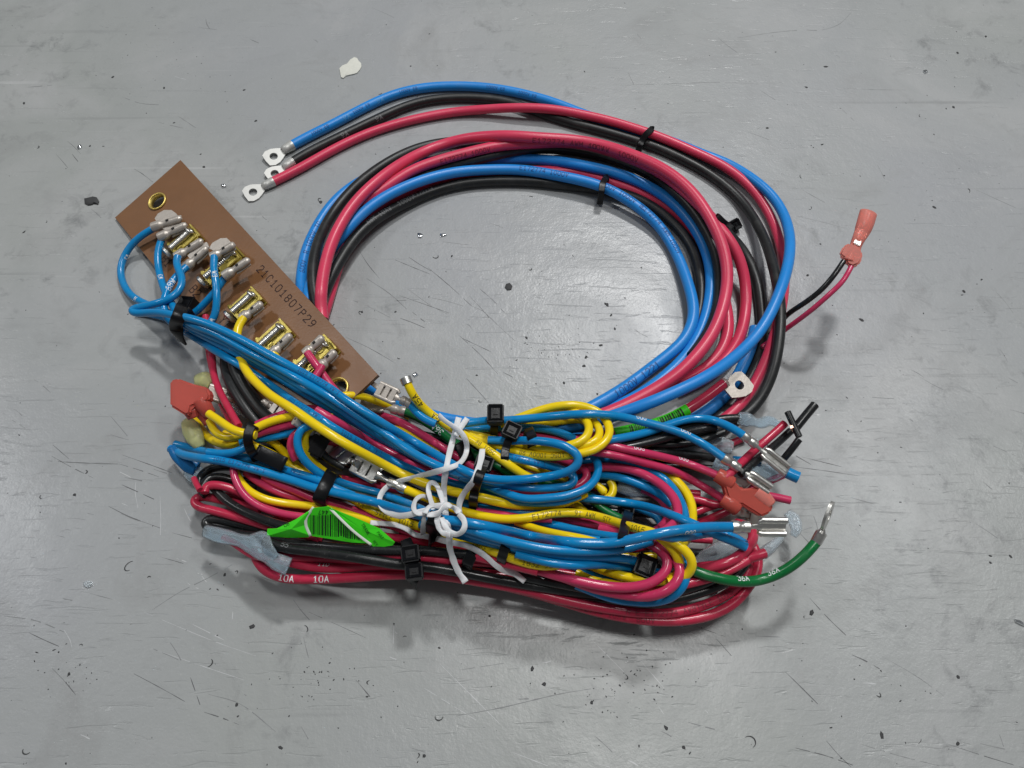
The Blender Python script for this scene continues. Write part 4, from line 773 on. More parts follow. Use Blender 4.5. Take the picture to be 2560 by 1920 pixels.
def slab(pts, zs, th, m, parent=None, name='connector', up=None, **kw):
    P = np.array([at(x, y, z_) for (x, y), z_ in zip(pts, zs)]); c = P.mean(0)
    Nn = nrm(sum(np.cross(P[i]-c, P[(i+1) % len(P)]-c) for i in range(len(P)))); Nn = Nn if Nn[2] > 0 else -Nn
    P = np.array([CAM+(p-CAM)*(((c-CAM)@Nn)/((p-CAM)@Nn)) for p in P])
    bm = bmesh.new(); vs = [bm.verts.new(p+Nn*th/2) for p in P]; f = bm.faces.new(vs)
    r = bmesh.ops.extrude_face_region(bm, geom=[f]); bmesh.ops.translate(bm, vec=Vector(-Nn*th), verts=[v for v in r['geom'] if isinstance(v, bmesh.types.BMVert)])
    bmesh.ops.recalc_face_normals(bm, faces=bm.faces); bmesh.ops.bevel(bm, geom=bm.edges[:], offset=min(0.7, th*0.3), segments=3, affect='EDGES')
    bm.verts.index_update(); V = [tuple(v.co) for v in bm.verts]; F = [[v.index for v in f.verts] for f in bm.faces]; bm.free()
    return mesh_obj(name, V, F, m, parent, 'auto')
rc = slab([(431,955),(450,949),(485,962),(524,972),(532,992),(526,1006),(485,1020),(481,1038),(470,1042),(431,1018)], [17,17,18,18,18,17,16,15,15,16], 4.2, CLEAR_RED, name='insulated_connector')
tag(rc, 'translucent red flag connector with yellow leads at the left of the bundle', 'connector')
for pts in ([(500,1000,17),(512,1018,16),(524,1036,14)], [(478,1022,15),(482,1032,14),(487,1044,13)], [(508,1028,13),(518,1042,12),(526,1058,11)]):
    sleeve(pts, [3.0, 2.7, 2.3], CLEAR_RED, '', flat=0.85, name='crimp_barrel', parent=rc)
rr = slab([(1800,1198),(1822,1190),(1850,1222),(1892,1218),(1930,1262),(1922,1282),(1898,1292),(1850,1262),(1834,1262),(1815,1245)], [17,17,17,16,14,13,13,14,15,16], 4.0, CLEAR_RED, name='insulated_connector')
tag(rr, 'translucent red flag connector on two crimson wires at the right of the bundle', 'connector')
sleeve([(1792,1186,18),(1810,1197,18),(1828,1210,17)], [2.4, 2.6, 2.6], CLEAR_RED, '', flat=0.9, name='crimp_barrel', parent=rr)
sleeve([(1806,1247,15),(1830,1262,15),(1842,1272,14)], [2.3, 2.6, 2.5], CLEAR_RED, '', flat=0.9, name='crimp_barrel', parent=rr)
sleeve([(1890,1228,17),(1912,1245,16),(1928,1262,15)], [2.0, 2.4, 2.0], CLEAR_PINK, '', flat=0.6, name='blade_pocket', parent=rr)
rf = sleeve([(2171,532,36),(2162,562,35),(2154,582,34),(2147,596,34),(2141,610,33),(2133,632,32),(2124,655,31)], [3.2,3.2,3.0,2.4,2.1,2.5,2.6], CLEAR_PINK, 'translucent red connector on a thin black and a crimson wire, off at far right', flat=0.62, name='insulated_connector', cat='connector')
fs = slab([(2097,638),(2106,618),(2124,609),(2140,614),(2154,630),(2155,648),(2147,663),(2130,670),(2116,664),(2112,652)], [31,32,33,33,33,32,31,30,30,31], 3.0, CLEAR_PINK, rf, name='flared_skirt')
g = G(); A = at(2146, 600, 34.3); ex, ey, ez = frame_ab(A, at(2164, 560, 35.2)); g.box(A, ex, ey, ez, 4.5, 2.4, 0.9, .2); g.box(A+ex*5, ex, ey, ez, 6, 3.8, 0.6, .2); g.obj('inner_blade', TIN, rf)
g = G(); g.tube([at(1978, 1070, 19.5), at(1985, 1068, 20)], 1.3, 8); g.obj('bare_copper', COPPER, WIRES['bk_up']['o'])
for k_ in ('redup', 'bk_a', 'bluestub', 'pinkstub', 'bk_b'):
    A, t = along(k_, 1); g = G(); g.tube([A-t*0.2, A+t*0.06], WIRES[k_]['r']*0.62, 10); g.obj('conductor_end', TORN if 'bk' in k_ else COPPER, WIRES[k_]['o'])
A, t = along('y4', 0); g = G(); g.hollow(A-t*1.6, A+t*0.7, 2.05, 0.3, 18); g.obj('crimp_collar', TIN, WIRES['y4']['o'])
g = G(); A = wp(782, 1108, 0.0); ex, ey, ez = frame_ab(A, wp(815, 1124, 0.5)); g.box(A+ex*1.5, ex, ey, ez, 6.5, 8, 4, 0.8); pl = g.obj('dark_hole_block', NYLON); tag(pl, 'black block standing in for the dark hole left of the metal spade terminals', 'dark hole block')  # black block put in to paint the dark hole between the wires
HEAP.put(A+ex*1.5, 2.0)
g = G(); P = np.array([wp(640+i*9, 1128+i*4.2, 0.5+0.35*i) for i in range(9)]); V, F = ribbon_geo(P, 5.0, 1.0); tl = mesh_obj('tie_tail', V, F, NYLON); tag(tl, 'black cut-off tie tail slanting right from the left tie', 'tie tail')
# ---------------------------------------------------------------- cable ties
def tie(pts, label, wdt=2.6, head=None, hdir=None, hs=(5.0, 4.4, 3.4), dive=(7, 7), r=0.55, lift=0.0, hlift=1.4, name='cable_tie', hup=None, group=None):
    q = spline(pts, 4); z = HEAP.rest(q[:, :2], r, 1.0)+lift; z = smooth_env(z, 2, 2.0)
    P = np.array([at(x, y, k) for (x, y), k in zip(q[:, :2], z)])
    def end(p, pn, d):
        if not d: return np.zeros((0, 3))
        o = nrm((p-pn)*np.array([1, 1, 0])); return np.array([p+o*(0.5*math.sin(s*1.5))*1.6-np.array([0, 0, d*s*s]) for s in np.linspace(0.15, 1, 6)])
    E0 = end(P[0], P[2], dive[0])[::-1]; E1 = end(P[-1], P[-3], dive[1]); P2 = np.vstack([E0, P, E1]); up_ = nrm_rows(CAM-P2)
    for (E, p, pn, rev) in ((E0, P[0], P[2], True), (E1, P[-1], P[-3], False)):
        m_ = len(E); o_ = nrm((p-pn)*np.array([1, 1, 0]))
        for i in range(m_):
            f = (m_-i)/m_ if rev else (i+1)/m_; idx = i if rev else len(P2)-m_+i; up_[idx] = nrm(up_[idx]*(1-f)+o_*f*1.6)
    V, F = ribbon_geo(P2, wdt, 1.0, None, up_); o = tag(mesh_obj(name, V, F, NYLON, smooth='auto'), label, 'cable tie', group)
    if lift < 3: HEAP.put(P, 0.5)
    if head is not None:
        c = at(head[0], head[1], hz(head[0], head[1], 0.5)+hlift); ex = nrm(at(head[0]+hdir[0], head[1]+hdir[1], c[2])-c); ez = np.array(hup if hup else [0, -0.25, .97]); ez = nrm(ez-ex*(ez@ex)); ey = np.cross(ez, ex)
        bm = bmesh.new(); bmesh.ops.create_cube(bm, size=1)
        for v in bm.verts: v.co = Vector((v.co.x*hs[0], v.co.y*hs[1], v.co.z*hs[2]))
        bmesh.ops.bevel(bm, geom=bm.edges[:], offset=0.45, segments=2, affect='EDGES'); bm.faces.ensure_lookup_table()
        top = max(bm.faces, key=lambda f: f.calc_center_median().z+f.calc_area()*.01)
        r_ = bmesh.ops.inset_region(bm, faces=[top], thickness=1.3); top2 = max(bm.faces, key=lambda f: f.calc_center_median().z+f.calc_area()*.001 if f.normal.z > .9 and abs(f.calc_center_median().x) < .3 and abs(f.calc_center_median().y) < .3 else -9)
        bmesh.ops.translate(bm, vec=(0, 0, -0.8), verts=top2.verts)
        bm.verts.index_update(); V = [c+ex*v.co.x+ey*v.co.y+ez*v.co.z for v in bm.verts]; F = [[v.index for v in f.verts] for f in bm.faces]; bm.free()
        h = mesh_obj('tie_head', V, F, NYLON, o, 'auto')
        g = G(); g.box(c+ez*(hs[2]/2-0.9), ex, ey, ez, hs[0]*.22, hs[1]*.30, 0.8, .15); g.obj('pawl', NYLON, h)
        HEAP.put(c, 2.4)
    return o
tie([(455,768),(447,790),(440,810),(442,826)], 'chunky black tie gathering the blue wires beside the board', 4.6, (467,768), (-30,55), (7.4,6.4,5.0), hlift=2.6, hup=(-0.25, 0.1, .95))
tie([(1238,1040),(1236,1062),(1235,1084)], 'black tie with a tall square head at the top of the bundle', 2.7, (1239,1037), (0,40), (6.4,5.6,4.4), hlift=2.4)
tie([(1282,1082),(1270,1105),(1263,1128),(1262,1142)], 'black tie round the yellow loops, its head over the blue wire', 2.7, (1279,1078), (-20,40), (5.2,5.6,4.0), hlift=1.8)
tie([(1212,1158),(1200,1185),(1190,1215),(1183,1248)], 'black tie round the blue wires right of the white string', 3.0, (1210,1160), (-18,50), (5.0,5.8,3.8), hlift=1.2)
tie([(628,1064),(621,1082),(620,1105),(626,1124)], 'black tie round the yellow wires at the left', 3.0)
tie([(828,1184),(815,1210),(804,1232),(798,1246)], 'black tie round the blue pair and the printed yellow wire', 4.3)
tie([(1015,1352),(1025,1380),(1028,1405)], 'black tie with its head above the black wires at the bottom', 3.6, (1027,1386), (4,40), (5.2,5.6,3.6), hlift=1.0)
tie([(1035,1408),(1036,1430),(1034,1446)], 'black tie with its head over the lowest red wires', 3.6, (1036,1430), (3,40), (4.8,5.4,3.4), hlift=0.8)
tie([(1571,1282),(1563,1312),(1557,1345)], 'black tie round the yellow and crimson wires near the lower right', 3.0, (1563,1284), (-8,50), (5.2,5.4,3.6), hlift=0.6)
tie([(1622,1398),(1612,1418),(1605,1436)], 'black tie head sunk among the lower right loops', 3.4, (1612,1417), (-10,30), (6.6,6.2,4.2), hlift=-1.6)
tie([(1262,1370),(1256,1390)], 'small black band round the lower yellow and blue wires', 3.0)
tie([(1178,1388),(1170,1405)], 'dim black band across the reds below the string', 3.6)
tie([(1630,322),(1612,340),(1600,362)], 'black tie joining the red and black tails at the top', 2.7)
tie([(1516,443),(1507,458),(1504,478)], 'black tie on the inner blue cable at the top of the ring', 2.6)
tie([(1795,540),(1812,556),(1830,568)], 'black tie with its head sticking out between the tails and the ring', 2.0, (1836,563), (30,-18), (4.4,4.6,4.2), dive=(3, 0), hlift=2.0, hup=(0.5, -0.2, .8))
tie([(1152,1108),(1160,1128),(1168,1146)], 'black band across the green wire behind the string', 4.5)
tie([(1322,1074),(1330,1092)], 'small black band on the crimson wire inside the blue loop', 3.2)
tie([(1095,1290),(1088,1312),(1080,1335)], 'broad black strap under the knot of the white string', 5.5, dive=(5, 6))

# ---------------------------------------------------------------- prints on the wires
print_on('redD', '10A', (716,1448), 2.0); print_on('redD', '10A', (806,1448), 2.0)
print_on('redF', '11D', (812,1404), 1.5, ang=1.0)
print_on('g1', '36A', (1097,1077), 2.0, flip=True)
print_on('y4', '45A', (1042,998), 1.9, P_DARK, flip=True, ang=-.1); print_on('y4', '45A', (1092,1048), 1.9, P_DARK, flip=True, ang=-.1)
print_on('w5', 'W3', (541,690), 1.7); print_on('w5', 'W3', (534,803), 1.6); print_on('k1b', 'W3', (404,700), 1.6, flip=True)
print_on('w4', '68W', (422,717), 2.2, flip=True); print_on('k2', 'W3', (313,640), 1.5, ang=.7); print_on('k2', 'N', (346,752), 1.6); print_on('k3', '9', (470,832), 2.0)
print_on('y6', 'E172774', (1366,1285), 1.6, P_OLIVE); print_on('y6', '91 AWM', (1466,1284), 1.6, P_OLIVE); print_on('y6', 'STY', (1525,1300), 1.6, P_OLIVE); print_on('y6', '1015', (1602,1323), 1.6, P_OLIVE)
print_on('y8', 'E1', (790,1198), 1.6, P_OLIVE); print_on('y8', 'AWM', (905,1260), 1.6, P_OLIVE); print_on('y8', 'STYLE', (962,1290), 1.6, P_OLIVE); print_on('y8', '1015', (1015,1307), 1.6, P_OLIVE); print_on('y8', '91', (868,1238), 1.6, P_OLIVE); print_on('y8', '1015E', (1205,1364), 1.5, P_OLIVE); print_on('y8', '1832 98', (1345,1408), 1.5, P_OLIVE)
print_on('yc1', '98 105C 1000V 98', (1370,1141), 1.4, P_OLIVE, flip=True, ang=-.2)
print_on('y4', '98 105C', (1215,1122), 1.3, P_OLIVE, ang=.3)
for xy in ((1600,1052), (1710,1085)): print_on('s1', '000', xy, 1.45, ang=1.05)
for xy in ((1595,1130), (1705,1155)): print_on('p2', '000', xy, 1.45, ang=1.05)
print_on('s12', '000', (1718,1322), 1.45, ang=-.95); print_on('gtail', '36A', (1850,1454), 1.7, ang=.7); print_on('gtail', '36A', (1935,1438), 1.7, ang=.8); print_on('bkC', '55', (715,1370), 1.6, P_GREY, ang=.6)
for xy in ((862,294), (948,251)): print_on('tb', '9A', xy, 2.2, mat('pale_blue_print', (0.10, 0.36, 0.72), .5))
for xy in ((860,337), (946,297)): print_on('tk', '9A', xy, 2.2, P_GREY)
for xy in ((800,325), (900,275), (1020,226), (1240,222), (1320,240)): print_on('tb', '1000V E8', xy, 1.3, P_BLUE, ang=.2)
print_on('b1', '600V OR 1000V TC', (768,625), 2.0, P_BLUE); print_on('b2', '1000V 1221', (1590,952), 2.6, P_BLUE, flip=True, ang=-.2); print_on('b2', 'E172774 1000V', (1360,432), 1.9, P_BLUE, ang=.5); print_on('b2', '600V 1000V TC', (1560,492), 1.9, P_BLUE, ang=.6); print_on('b2', 'E172774 AWM 1000V', (1660,580), 1.9, P_BLUE, ang=.6)
print_on('ra', 'E172774 AWM 600V', (1425,352), 2.3, P_RED, ang=-.6); print_on('ra', '10 AWG 1000V', (1540,376), 2.3, P_RED, ang=-.6); print_on('rb', 'E172774 1000V', (1160,385), 2.0, P_RED, ang=-.4)
print_on('bk3', 'AWM 10AWG 1000V', (970,527), 1.9, P_GREY, ang=.5); print_on('bk3', 'E172774', (1060,488), 1.6, P_GREY, ang=.7)
print_on('redE', 'AWM 1015 90C 1000V', (1330,1482), 1.7, P_RED, ang=.1); print_on('redE', 'E172774 10AWG 600V', (1530,1536), 1.7, P_RED); print_on('redD', 'ZONGE E172774 AWM', (1640,1534), 1.7, P_RED); print_on('redD', 'STYLE 1015', (1780,1505), 1.7, P_RED)
for k_, xy in (('k1', (800,957)), ('k3', (760,1022)), ('s11', (700,1172)), ('s12', (600,1163)), ('k2', (1000,1122)), ('k3', (900,1108)), ('s4', (1300,1146))): print_on(k_, '1015 E172774 VW-1', xy, 1.2, P_BLUE, ang=.3)

# ---------------------------------------------------------------- green barcode stickers
def patch(c00, c10, c11, c01, z, nu=14, nv=8, bulge=0.0, bend=0.0):
    A = [np.array(c, float) for c in (c00, c10, c11, c01)]; V = []
    for j in range(nv+1):
        for i in range(nu+1):
            a, b = i/nu, j/nv; p = A[0]*(1-a)*(1-b)+A[1]*a*(1-b)+A[2]*a*b+A[3]*(1-a)*b
            zz = z[0]*(1-a)*(1-b)+z[1]*a*(1-b)+z[2]*a*b+z[3]*(1-a)*b+bulge*math.sin(math.pi*a)*math.sin(math.pi*b)+bend*math.sin(math.pi*a)
            V.append(at(p[0], p[1], zz))
    return V, [(j*(nu+1)+i, j*(nu+1)+i+1, (j+1)*(nu+1)+i+1, (j+1)*(nu+1)+i) for j in range(nv) for i in range(nu)]
def solid(V, F, th):
    V = np.array(V); n = len(V); N = np.zeros_like(V)
    for f in F:
        k = np.cross(V[f[1]]-V[f[0]], V[f[3]]-V[f[0]]); k = k if k[2] > 0 else -k
        for i in f: N[i] += k
    N = nrm_rows(N); V2 = np.vstack([V+N*th/2, V-N*th/2]); ed = {}
    for f in F:
        for a, b in zip(f, f[1:]+f[:1]): ed[(a, b)] = 1
    F2 = list(F)+[tuple(i+n for i in f[::-1]) for f in F]
    for (a, b) in ed:
        if (b, a) not in ed: F2.append((b, a, a+n, b+n))
    return V2, F2
hb = max(hz(700+i*20, 1335) for i in range(12)); print('sticker base', hb)
zb = min(hb+0.5, 34); zt = zb+9
stk = empty('barcode_sticker', at(830, 1330, zb-4)); tag(stk, 'folded green barcode sticker stuck on the black wires at lower left', 'sticker')
V, F = patch((669,1326), (772,1338), (777,1312), (670,1322), (zb, zb+1, zb+3, zb), 10, 4); 
LF = [(667,1340), (669,1322), (692,1321), (740,1298), (782,1270), (765,1295), (764,1312), (775,1338), (772,1343), (720,1344)]
def fan(pts, zs, m, name, parent, th=0.25, mid=None):
    P = [at(x, y, z_) for (x, y), z_ in zip(pts, zs)]; c = np.mean(P, 0) if mid is None else at(*mid); V = P+[c]; n = len(P)
    F = [(i, (i+1) % n, n) for i in range(n)]; V = np.array(V); k = nrm(sum(np.cross(V[a]-c, V[b]-c) for a, b, _ in F)); k = k if k[2] > 0 else -k
    V2 = np.vstack([V+k*th/2, V-k*th/2]); m_ = n+1
    F2 = F+[(b+m_, a+m_, c_+m_) for a, b, c_ in F]+[(a, a+m_, b+m_, b) for a, b, _ in F]
    return mesh_obj(name, V2, F2, m, parent, smooth=False)
fan(LF, [zb-1, zb, zb+1, zb+5, zb+8, zb+6, zb+4, zb+2, zb+1, zb], LIME, 'sticker_flap', stk, mid=(728,1322,zb+4.5))
def fz(x, y): return zb+1.2+max(0, (1338+(x-770)*0.13-y))/72*7.2
FP = [(770,1338), (766,1312), (770,1290), (784,1270), (822,1266), (850,1288), (890,1326), (925,1358), (880,1356), (825,1347)]
fan(FP, [fz(x, y) for x, y in FP], LIME, 'sticker_face', stk, mid=(815,1318,fz(815,1318)))
V = []; F = []; x = 775.0; R_ = random.Random(3)
while x < 905:
    wb = R_.choice([1.2, 1.4, 2.4, 3.6]); y0 = max(1288 if x < 822 else 1279+(x-822)*0.78, 1286); y1 = 1334+(x-770)*0.125
    for j in range(5):
        q0, q1 = y0+(y1-y0)*j/5, y0+(y1-y0)*(j+1)/5; n = len(V)
        if q1-q0 > .5: V += [at(a_, b_, fz(a_, b_)+.35) for a_, b_ in ((x, q0), (x+wb, q0), (x+wb, q1), (x, q1))]; F.append((n, n+1, n+2, n+3))
    x += wb+R_.choice([1.4, 2.0, 3.0])
mesh_obj('barcode', V, F, mat('barcode_ink', (0.006, 0.03, 0.008), 0.5), stk, smooth=False)
RF = [(818,1265), (842,1276), (902,1300), (950,1322), (987,1355), (982,1363), (940,1370), (925,1361), (880,1325), (850,1294)]
fan(RF, [zb+8.5, zb+8, zb+6, zb+4, zb+2, zb+1, zb, zb+1, zb+4, zb+6.5], LIME, 'sticker_flap', stk, mid=(910,1325,zb+4.2))
V, F = ribbon_geo(np.array([at(x, y, z_) for x, y, z_ in spline([(826,1272,zb+8.4), (852,1298,zb+7.2), (886,1330,zb+5), (928,1362,zb+1.8)], 5)]), 0.8, 0.3); mesh_obj('torn_edge', V, F, PAPER, stk)
V, F = ribbon_geo(np.array([at(x, y, z_) for x, y, z_ in spline([(776,1340,zb+1.8), (765,1313,zb+4.2), (766,1294,zb+6), (784,1268,zb+8.2)], 5)]), 0.9, 0.3); mesh_obj('torn_edge', V, F, PAPER, stk)
def flap_text(txt, p, d, upd, h, z0, m):
    qs, _ = text_quads(txt, h, stroke=.16); V = []; F = []
    for q in qs:
        b = len(V)
        for (x, y) in q: u = np.array(p)+np.array(d)*x+np.array(upd)*y; V.append(at(u[0], u[1], z0(u[0], u[1])))
        F.append((b, b+1, b+2, b+3))
    mesh_obj('printed_text', V, F, m, stk, smooth=False)
INKG = mat('barcode_ink', (0, 0, 0))
zr = lambda x, y: zb+4.2+0.5+max(-4, min(4, (1325-y)*0.085))
flap_text('TRANE', (903,1312), (0.55, 0.85), (0.8, -0.5), 7.5, zr, INKG); flap_text('PART', (942,1332), (0.6, 0.75), (0.8, -0.5), 6.5, zr, INKG); flap_text('REV', (932,1354), (0.6, 0.75), (0.8, -0.5), 6, zr, INKG)
flap_text('447', (820,1276), (-1.0, -0.02), (-0.05, 1), 10, lambda x, y: fz(x, y)+.4, INKG)
flap_text('06', (712,1318), (0.9, -0.5), (-0.4, -0.9), 9, lambda x, y: zb+5.2+(1318-y)*0.07, INKG)
# sleeve-like green sticker on the lugged wire
k = WIRES['gw']; X = k['px']; i0 = int(np.argmin(np.hypot(X[:, 0]-1718, X[:, 1]-1025))); i1 = int(np.argmin(np.hypot(X[:, 0]-1538, X[:, 1]-1086)))
V, F = tube_geo(k['P'][i0:i1+1], k['r']+0.22, 18); bs = mesh_obj('barcode_wrap', V, F, LIME); tag(bs, 'green barcode sticker wrapped round the lugged red wire at right', 'sticker')
V = []; F = []; s = k['s']; s0, s1 = s[i0], s[i1]
for (fa, fb) in ((0.08, 0.42), (0.52, 0.80)):
    x = s0+(s1-s0)*fa
    while x < s0+(s1-s0)*fb:
        wb = R_.choice([0.25, 0.35, 0.6]); 
        for a in range(8):
            n = len(V)
            for (ss, aa) in ((x, a), (x+wb, a), (x+wb, a+1), (x, a+1)):
                j = min(len(s)-2, max(0, int(np.searchsorted(s, ss))-1)); f = (ss-s[j])/(s[j+1]-s[j]); c = k['P'][j]*(1-f)+k['P'][j+1]*f; Nn = k['N'][j]; E2 = np.cross(Nn, k['T'][j]); an = -0.9+aa*0.2
                V.append(c+(k['r']+0.26)*(math.cos(an)*Nn+math.sin(an)*E2))
            F.append((n, n+1, n+2, n+3))
        x += wb+R_.choice([0.25, 0.35, 0.5])
mesh_obj('barcode', V, F, INKG, bs, smooth=False)

# ---------------------------------------------------------------- white string tied round the bundle
strings = []
def string(pts, wdt=1.9, tw=0.0, lift=0.3, first=None, seed=0):
    q = spline(pts, 4); q = smooth_path(q, 1.6); z = HEAP.rest(q[:, :2], 0.45, 1.0); zz = np.maximum(smooth_env(z, 3, 3.5)+lift, q[:, 2] if q.shape[1] > 2 else 0)
    zz = smooth_env(zz, 1, 2.0); P = np.array([at(x, y, k_) for (x, y), k_ in zip(q[:, :2], zz)]); HEAP.put(P, 0.45)
    s = np.linspace(0, 1, len(P)); twv = tw*np.sin(s*6+seed)+0.08*np.sin(s*17+seed*2); T, _, _ = frames(P)
    V, F = ribbon_geo(P, wdt*(1-0.12*np.sin(s*13+seed)**2), 0.5, twv, facing(P, T)); return V, F
kn = empty('white_string', at(1085, 1285, hz(1085, 1285)-6)); tag(kn, 'white flat string knotted in a bow round the middle of the bundle', 'string')
for n, (nm, pts, kw) in enumerate([
  ('string_band', [(1147,1044,0),(1138,1078,0),(1130,1108,0),(1123,1135,0),(1117,1164,0),(1111,1200,0),(1110,1235,0),(1112,1270,0),(1118,1310,0),(1124,1345,0)], dict(wdt=2.05, tw=0.15)),
  ('string_end', [(1168,1046,0),(1158,1060,0),(1147,1076,0),(1140,1090,0)], dict(wdt=2.0)),
  ('string_band', [(1097,1038,0),(1112,1052,0),(1130,1064,0),(1152,1080,0),(1166,1105,0),(1166,1132,0),(1150,1158,0),(1112,1173,0),(1072,1184,0),(1033,1194,0),(990,1206,0),(962,1222,0),(948,1248,0),(956,1272,0),(976,1284,0),(1000,1290,0),(1025,1287,0),(1048,1280,0),(1072,1274,0)], dict(wdt=1.9, tw=0.5, seed=1)),
  ('string_band', [(1206,1123,0),(1204,1142,0),(1198,1165,0),(1190,1188,0),(1180,1208,0),(1162,1230,0),(1150,1252,0),(1147,1270,0),(1149,1285,0)], dict(wdt=2.05, tw=0.3, seed=2)),
  ('string_end', [(1124,1340,0),(1122,1352,0),(1126,1375,0),(1134,1402,0),(1144,1425,0),(1150,1437,0),(1158,1446,0),(1164,1456,0)], dict(wdt=2.1, tw=0.5, seed=3)),
  ('string_end', [(926,1307,0),(955,1309,0),(988,1312,0),(1008,1318,0),(1024,1327,0),(1038,1338,0),(1060,1340,0),(1090,1346,0),(1127,1356,0),(1165,1364,0),(1190,1375,0),(1215,1391,0),(1240,1414,0),(1262,1427,0),(1288,1434,0),(1302,1446,0),(1312,1454,0)], dict(wdt=1.9, tw=0.45, seed=4)),
  ('string_band', [(1064,1284,0),(1060,1304,0),(1057,1322,0),(1058,1335,0)], dict(wdt=1.7, tw=0.3, seed=5)),
  ('bow_loop', [(1072,1246,0),(1060,1239,0),(1044,1244,0),(1035,1258,0),(1034,1274,0),(1042,1284,0),(1058,1284,0),(1074,1280,0)], dict(wdt=1.6, tw=0.6, seed=6)),
  ('bow_loop', [(1108,1258,0),(1102,1238,0),(1096,1220,0),(1086,1206,0),(1076,1205,0),(1070,1216,0),(1072,1234,0),(1078,1254,0),(1084,1274,0)], dict(wdt=1.7, tw=0.3, seed=7, lift=0.8)),
  ('bow_loop', [(1146,1285,0),(1158,1296,0),(1163,1312,0),(1156,1330,0),(1140,1337,0),(1124,1330,0),(1112,1314,0),(1104,1294,0)], dict(wdt=1.8, tw=0.5, seed=8, lift=0.8)),
  ('bow_loop', [(1096,1284,0),(1092,1300,0),(1098,1320,0),(1110,1334,0),(1126,1337,0)], dict(wdt=1.8, tw=0.3, seed=9, lift=0.8)),
  ('knot', [(1062,1284,0),(1068,1270,0),(1080,1264,0),(1096,1266,0),(1110,1262,0),(1126,1266,0),(1140,1272,0),(1148,1282,0)], dict(wdt=1.9, tw=0.9, seed=10, lift=0.9)),
  ('knot', [(1068,1288,0),(1080,1286,0),(1096,1284,0),(1104,1274,0),(1112,1262,0),(1122,1260,0),(1128,1268,0)], dict(wdt=1.9, tw=0.9, seed=11, lift=1.0))]):
    V, F = string(pts, **kw); mesh_obj(nm, V, F, WHITE, kn)

# ---------------------------------------------------------------- things lying on the floor
def flake(pts, z0, th, m, name, label, cat, seed=1):
    P = np.array([at(x, y, z0) for x, y in pts]); c = P.mean(0); n = len(P); R2 = random.Random(seed); rows = []
    for f, z_ in ((1.0, 0), (1.0, th*.6), (0.7, th), (0.35, th*1.1)): rows += [c+(p-c)*f*(1+R2.uniform(-.05, .05)*(f < 1))+np.array([0, 0, z_+R2.uniform(-.1, .1)*th*(f < 1)]) for p in P]
    V = rows+[c+np.array([0, 0, th])]; F = [(k_*n+i, k_*n+(i+1) % n, (k_+1)*n+(i+1) % n, (k_+1)*n+i) for k_ in range(3) for i in range(n)]+[(3*n+i, 3*n+(i+1) % n, 4*n) for i in range(n)]
    return tag(mesh_obj(name, V, F, m, smooth='auto'), label, cat)
flake([(849,173),(856,166),(868,161),(876,151),(886,145),(893,147),(897,154),(903,160),(904,168),(900,176),(893,184),(884,187),(874,189),(866,191),(859,197),(853,195),(851,184)], 0.02, 0.9, CHIP, 'paint_flake', 'chalky white paint flake on the floor above the blue cable tail', 'flake')
flake([(212,498),(222,496),(233,493),(243,495),(248,504),(246,512),(236,510),(229,513),(221,514),(213,510)], 0.02, 0.9, GRIT, 'rubber_crumb', 'large black rubber crumb on the floor left of the brown board', 'crumb', 2)
flake([(195,366),(203,363),(206,368),(199,374),(194,372)], 0.02, 0.8, SHARD, 'metal_shard', 'shiny metal shard on the floor upper left of the board', 'shard', 3)
flake([(553,463),(562,462),(567,465),(565,469),(556,470)], 0.02, 0.9, SHARD, 'metal_shard', 'shiny metal shard just right of the upper edge of the board', 'shard', 4)
flake([(1044,583),(1052,584),(1058,588),(1054,595),(1046,595)], 0.02, 0.6, SHARD, 'metal_shard', 'bright glinting chip inside the ring near its upper left', 'shard', 5)
flake([(1100,585),(1112,585),(1117,589),(1108,592),(1101,593)], 0.02, 0.5, SHARD, 'metal_shard', 'dull metal chip right of the glinting one inside the ring', 'shard', 6)
flake([(1031,937),(1040,931),(1046,937),(1037,943)], 0.02, 0.9, SHARD, 'metal_shard', 'metal chip beside the tip of the printed yellow wire', 'shard', 7)
flake([(1265,711),(1274,708),(1281,716),(1278,725),(1268,726),(1262,719)], 0.02, 0.5, GRIT, 'rubber_crumb', 'round black crumb near the middle of the ring', 'crumb', 8)
flake([(209,1456),(222,1452),(232,1456),(233,1464),(222,1470),(211,1466)], 0.02, 0.8, CLEAR, 'clear_droplet', 'clear glassy droplet on the floor at lower left', 'droplet', 9)
flake([(2306,178),(2314,176),(2319,181),(2312,185)], 0.02, 0.8, SHARD, 'metal_shard', 'tiny bright chip on the floor at upper right', 'shard', 10)
flake([(2535,1548),(2546,1550),(2556,1556),(2560,1566),(2550,1562),(2538,1556)], 0.02, 0.8, SHARD, 'metal_shard', 'silvery curl on the floor at the right edge', 'shard', 11)
flake([(843,758+0),(850,756),(852,762),(845,765)], 0.02, 0.5, GRIT, 'rubber_crumb', 'small black crumb hidden by the left cables inside the ring', 'crumb', 12) if False else None

